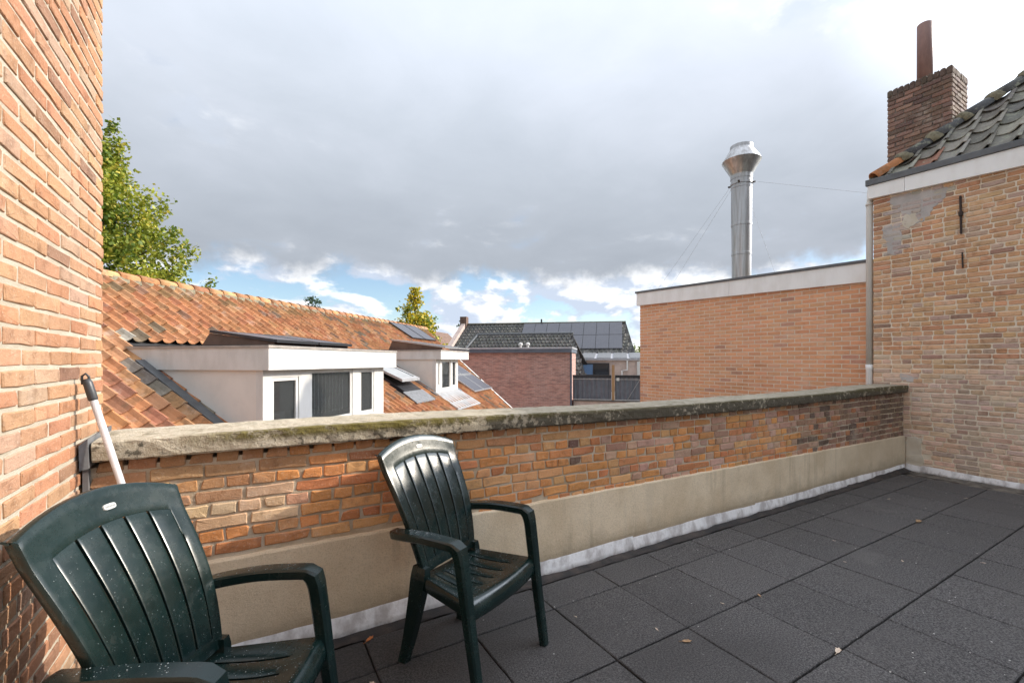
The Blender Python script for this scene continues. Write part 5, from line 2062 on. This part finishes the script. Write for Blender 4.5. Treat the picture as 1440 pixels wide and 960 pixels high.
    for sgn in (-1, 1):
        for _ in range(55):
            y = rd.uniform(-.02, .36)
            z = np.interp(y, [-.03, .07, .20, .315, .362], [.598, .618, .635, .638, .634]) + .022
            x = np.interp(y, [-.03, .07, .20, .315], [.236, .258, .268, .271])
            drop(Vector((sgn * x + rd.uniform(-.022, .022), y, float(z))), Vector((0, 0, 1)), rd.choice((.0006, .0009, .0012, .0018)))
    t.build('rain_drops', 'water_drop', ch, smooth=True, kind='stuff')
    return ch


def place(ch, x, y, ang):
    """ang: direction the chair faces; its local +y is the front"""
    ch.location = (x, y, 0.001)
    ch.rotation_euler = (0, 0, ang - math.pi / 2)


c_far = make_chair('dark green slatted garden chair standing alone mid-terrace against the parapet', 1)
place(c_far, 0.811, 2.149, -1.115)
c_near = make_chair('dark green slatted garden chair in the left foreground beside the tall wall', 2)
place(c_near, -0.272, 1.728, -0.547)

# ------------------------------------------------------------------ pole leaning in the corner
ptop = Vector((-0.553, 2.345, 1.335))
pbot = Vector((-0.20, 2.25, 0.002))
pole = thing('leaning_pole', 'white metal pole with black hanging loop leaning in the left corner', 'pole', tuple(pbot))
d_ = (ptop - pbot)
mb = MB()
mb.tube([Vector((0, 0, 0)), d_ * 0.95], 0.0125, 14)
mb.build('pole_tube', 'white_pole', pole, smooth=True)
mb = MB()
mb.tube([d_ * 0.938, d_ * 0.942, d_ * 0.99, d_ * 1.0], [0.014, 0.016, 0.0155, 0.011], 14)
mb.build('handle', 'grey_handle', pole, smooth=True)
mb = MB()
pt = d_
mb.tube([pt + Vector((0.006, 0, -.012)), pt + Vector((.008, -.004, .010)), pt + Vector((-.002, -.004, .022)), pt + Vector((-.013, -.003, .012)), pt + Vector((-.012, 0, -.02))], 0.0045, 8)
mb.build('hanging_loop', 'grey_handle', pole, smooth=True)
mb = MB()
mb.tube([Vector((0, 0, 0)), d_ * .02], 0.015, 12)
mb.build('foot_cap', 'grey_handle', pole, smooth=True)


# ------------------------------------------------------------------ fallen leaves
def leaf(x, y, size, rz, mat, label, seed, curl=0.3, name='fallen_leaf', cat='leaf', group='fallen leaves on the rubber tiles'):
    r = random.Random(seed)
    t = MB()
    outl = [(-.5, 0), (-.3, .16), (-.05, .24), (.1, .20), (.22, .30), (.30, .12), (.5, .04), (.30, -.10), (.2, -.26), (.05, -.18), (-.1, -.22), (-.32, -.14)]
    P = [(a * size, b * size * .8, size * curl * (abs(b) * .8 + a * a * r.uniform(.3, .9)) + .003) for a, b in outl]
    n = len(P)
    vs = [(0, 0, .004)] + P + [(0, 0, .0028)] + [(a, b, c - .0012) for a, b, c in P]
    fs = [(0, 1 + i, 1 + (i + 1) % n) for i in range(n)] + [(n + 1, n + 2 + (i + 1) % n, n + 2 + i) for i in range(n)] + [(1 + i, n + 2 + i, n + 2 + (i + 1) % n, 1 + (i + 1) % n) for i in range(n)]
    t.add(vs, fs)
    t.tube([(-.5 * size, 0, .003), (-.78 * size, .03 * size, .004)], .0012, 5)
    o = t.build(name, mat, None, label=label, cat=cat, group=group)
    o.location = (x, y, 0.0015)
    o.rotation_euler = (0, 0, rz)


leaf(0.52, 2.30, 0.055, 0.6, 'orange_leaf', 'orange leaf by the flashing left of the far chair', 1)
leaf(1.885, 1.475, 0.052, -0.5, 'dead_leaf', 'brown leaf alone on a tile in the lower middle', 2)
leaf(2.455, 1.055, 0.060, 0.2, 'pale_leaf', 'pale leaf lying across a tile joint at the lower right', 3)
leaf(2.63, 1.545, 0.035, 1.0, 'dead_leaf', 'small tan leaf on the middle tiles', 4)
leaf(5.05, 1.55, 0.10, 0.1, 'dead_leaf', 'long brown leaf near the right wall flashing', 5)
leaf(0.865, 1.70, 0.03, 0.4, 'orange_leaf', 'tiny orange leaf under the far chair', 6)
leaf(0.46, 1.97, 0.05, 2.0, 'pale_leaf', 'white scrap of leaf between the two chairs', 7)
rt2 = random.Random(77)
for i in range(16):
    x_, y_ = rt2.uniform(1.4, 6.4), rt2.uniform(0.3, 2.0)
    if i < 3:
        x_, y_ = ((2.36, 1.60), (3.95, 1.30), (4.4, 1.0))[i]
    leaf(x_, y_, rt2.uniform(.014, .034), rt2.uniform(0, 6.2), 'pale_leaf', 'tiny pale leaf scrap scattered on the dark tiles', 100 + i, 0.2, 'leaf_scrap', 'leaf scrap', 'pale scraps scattered on the tiles')
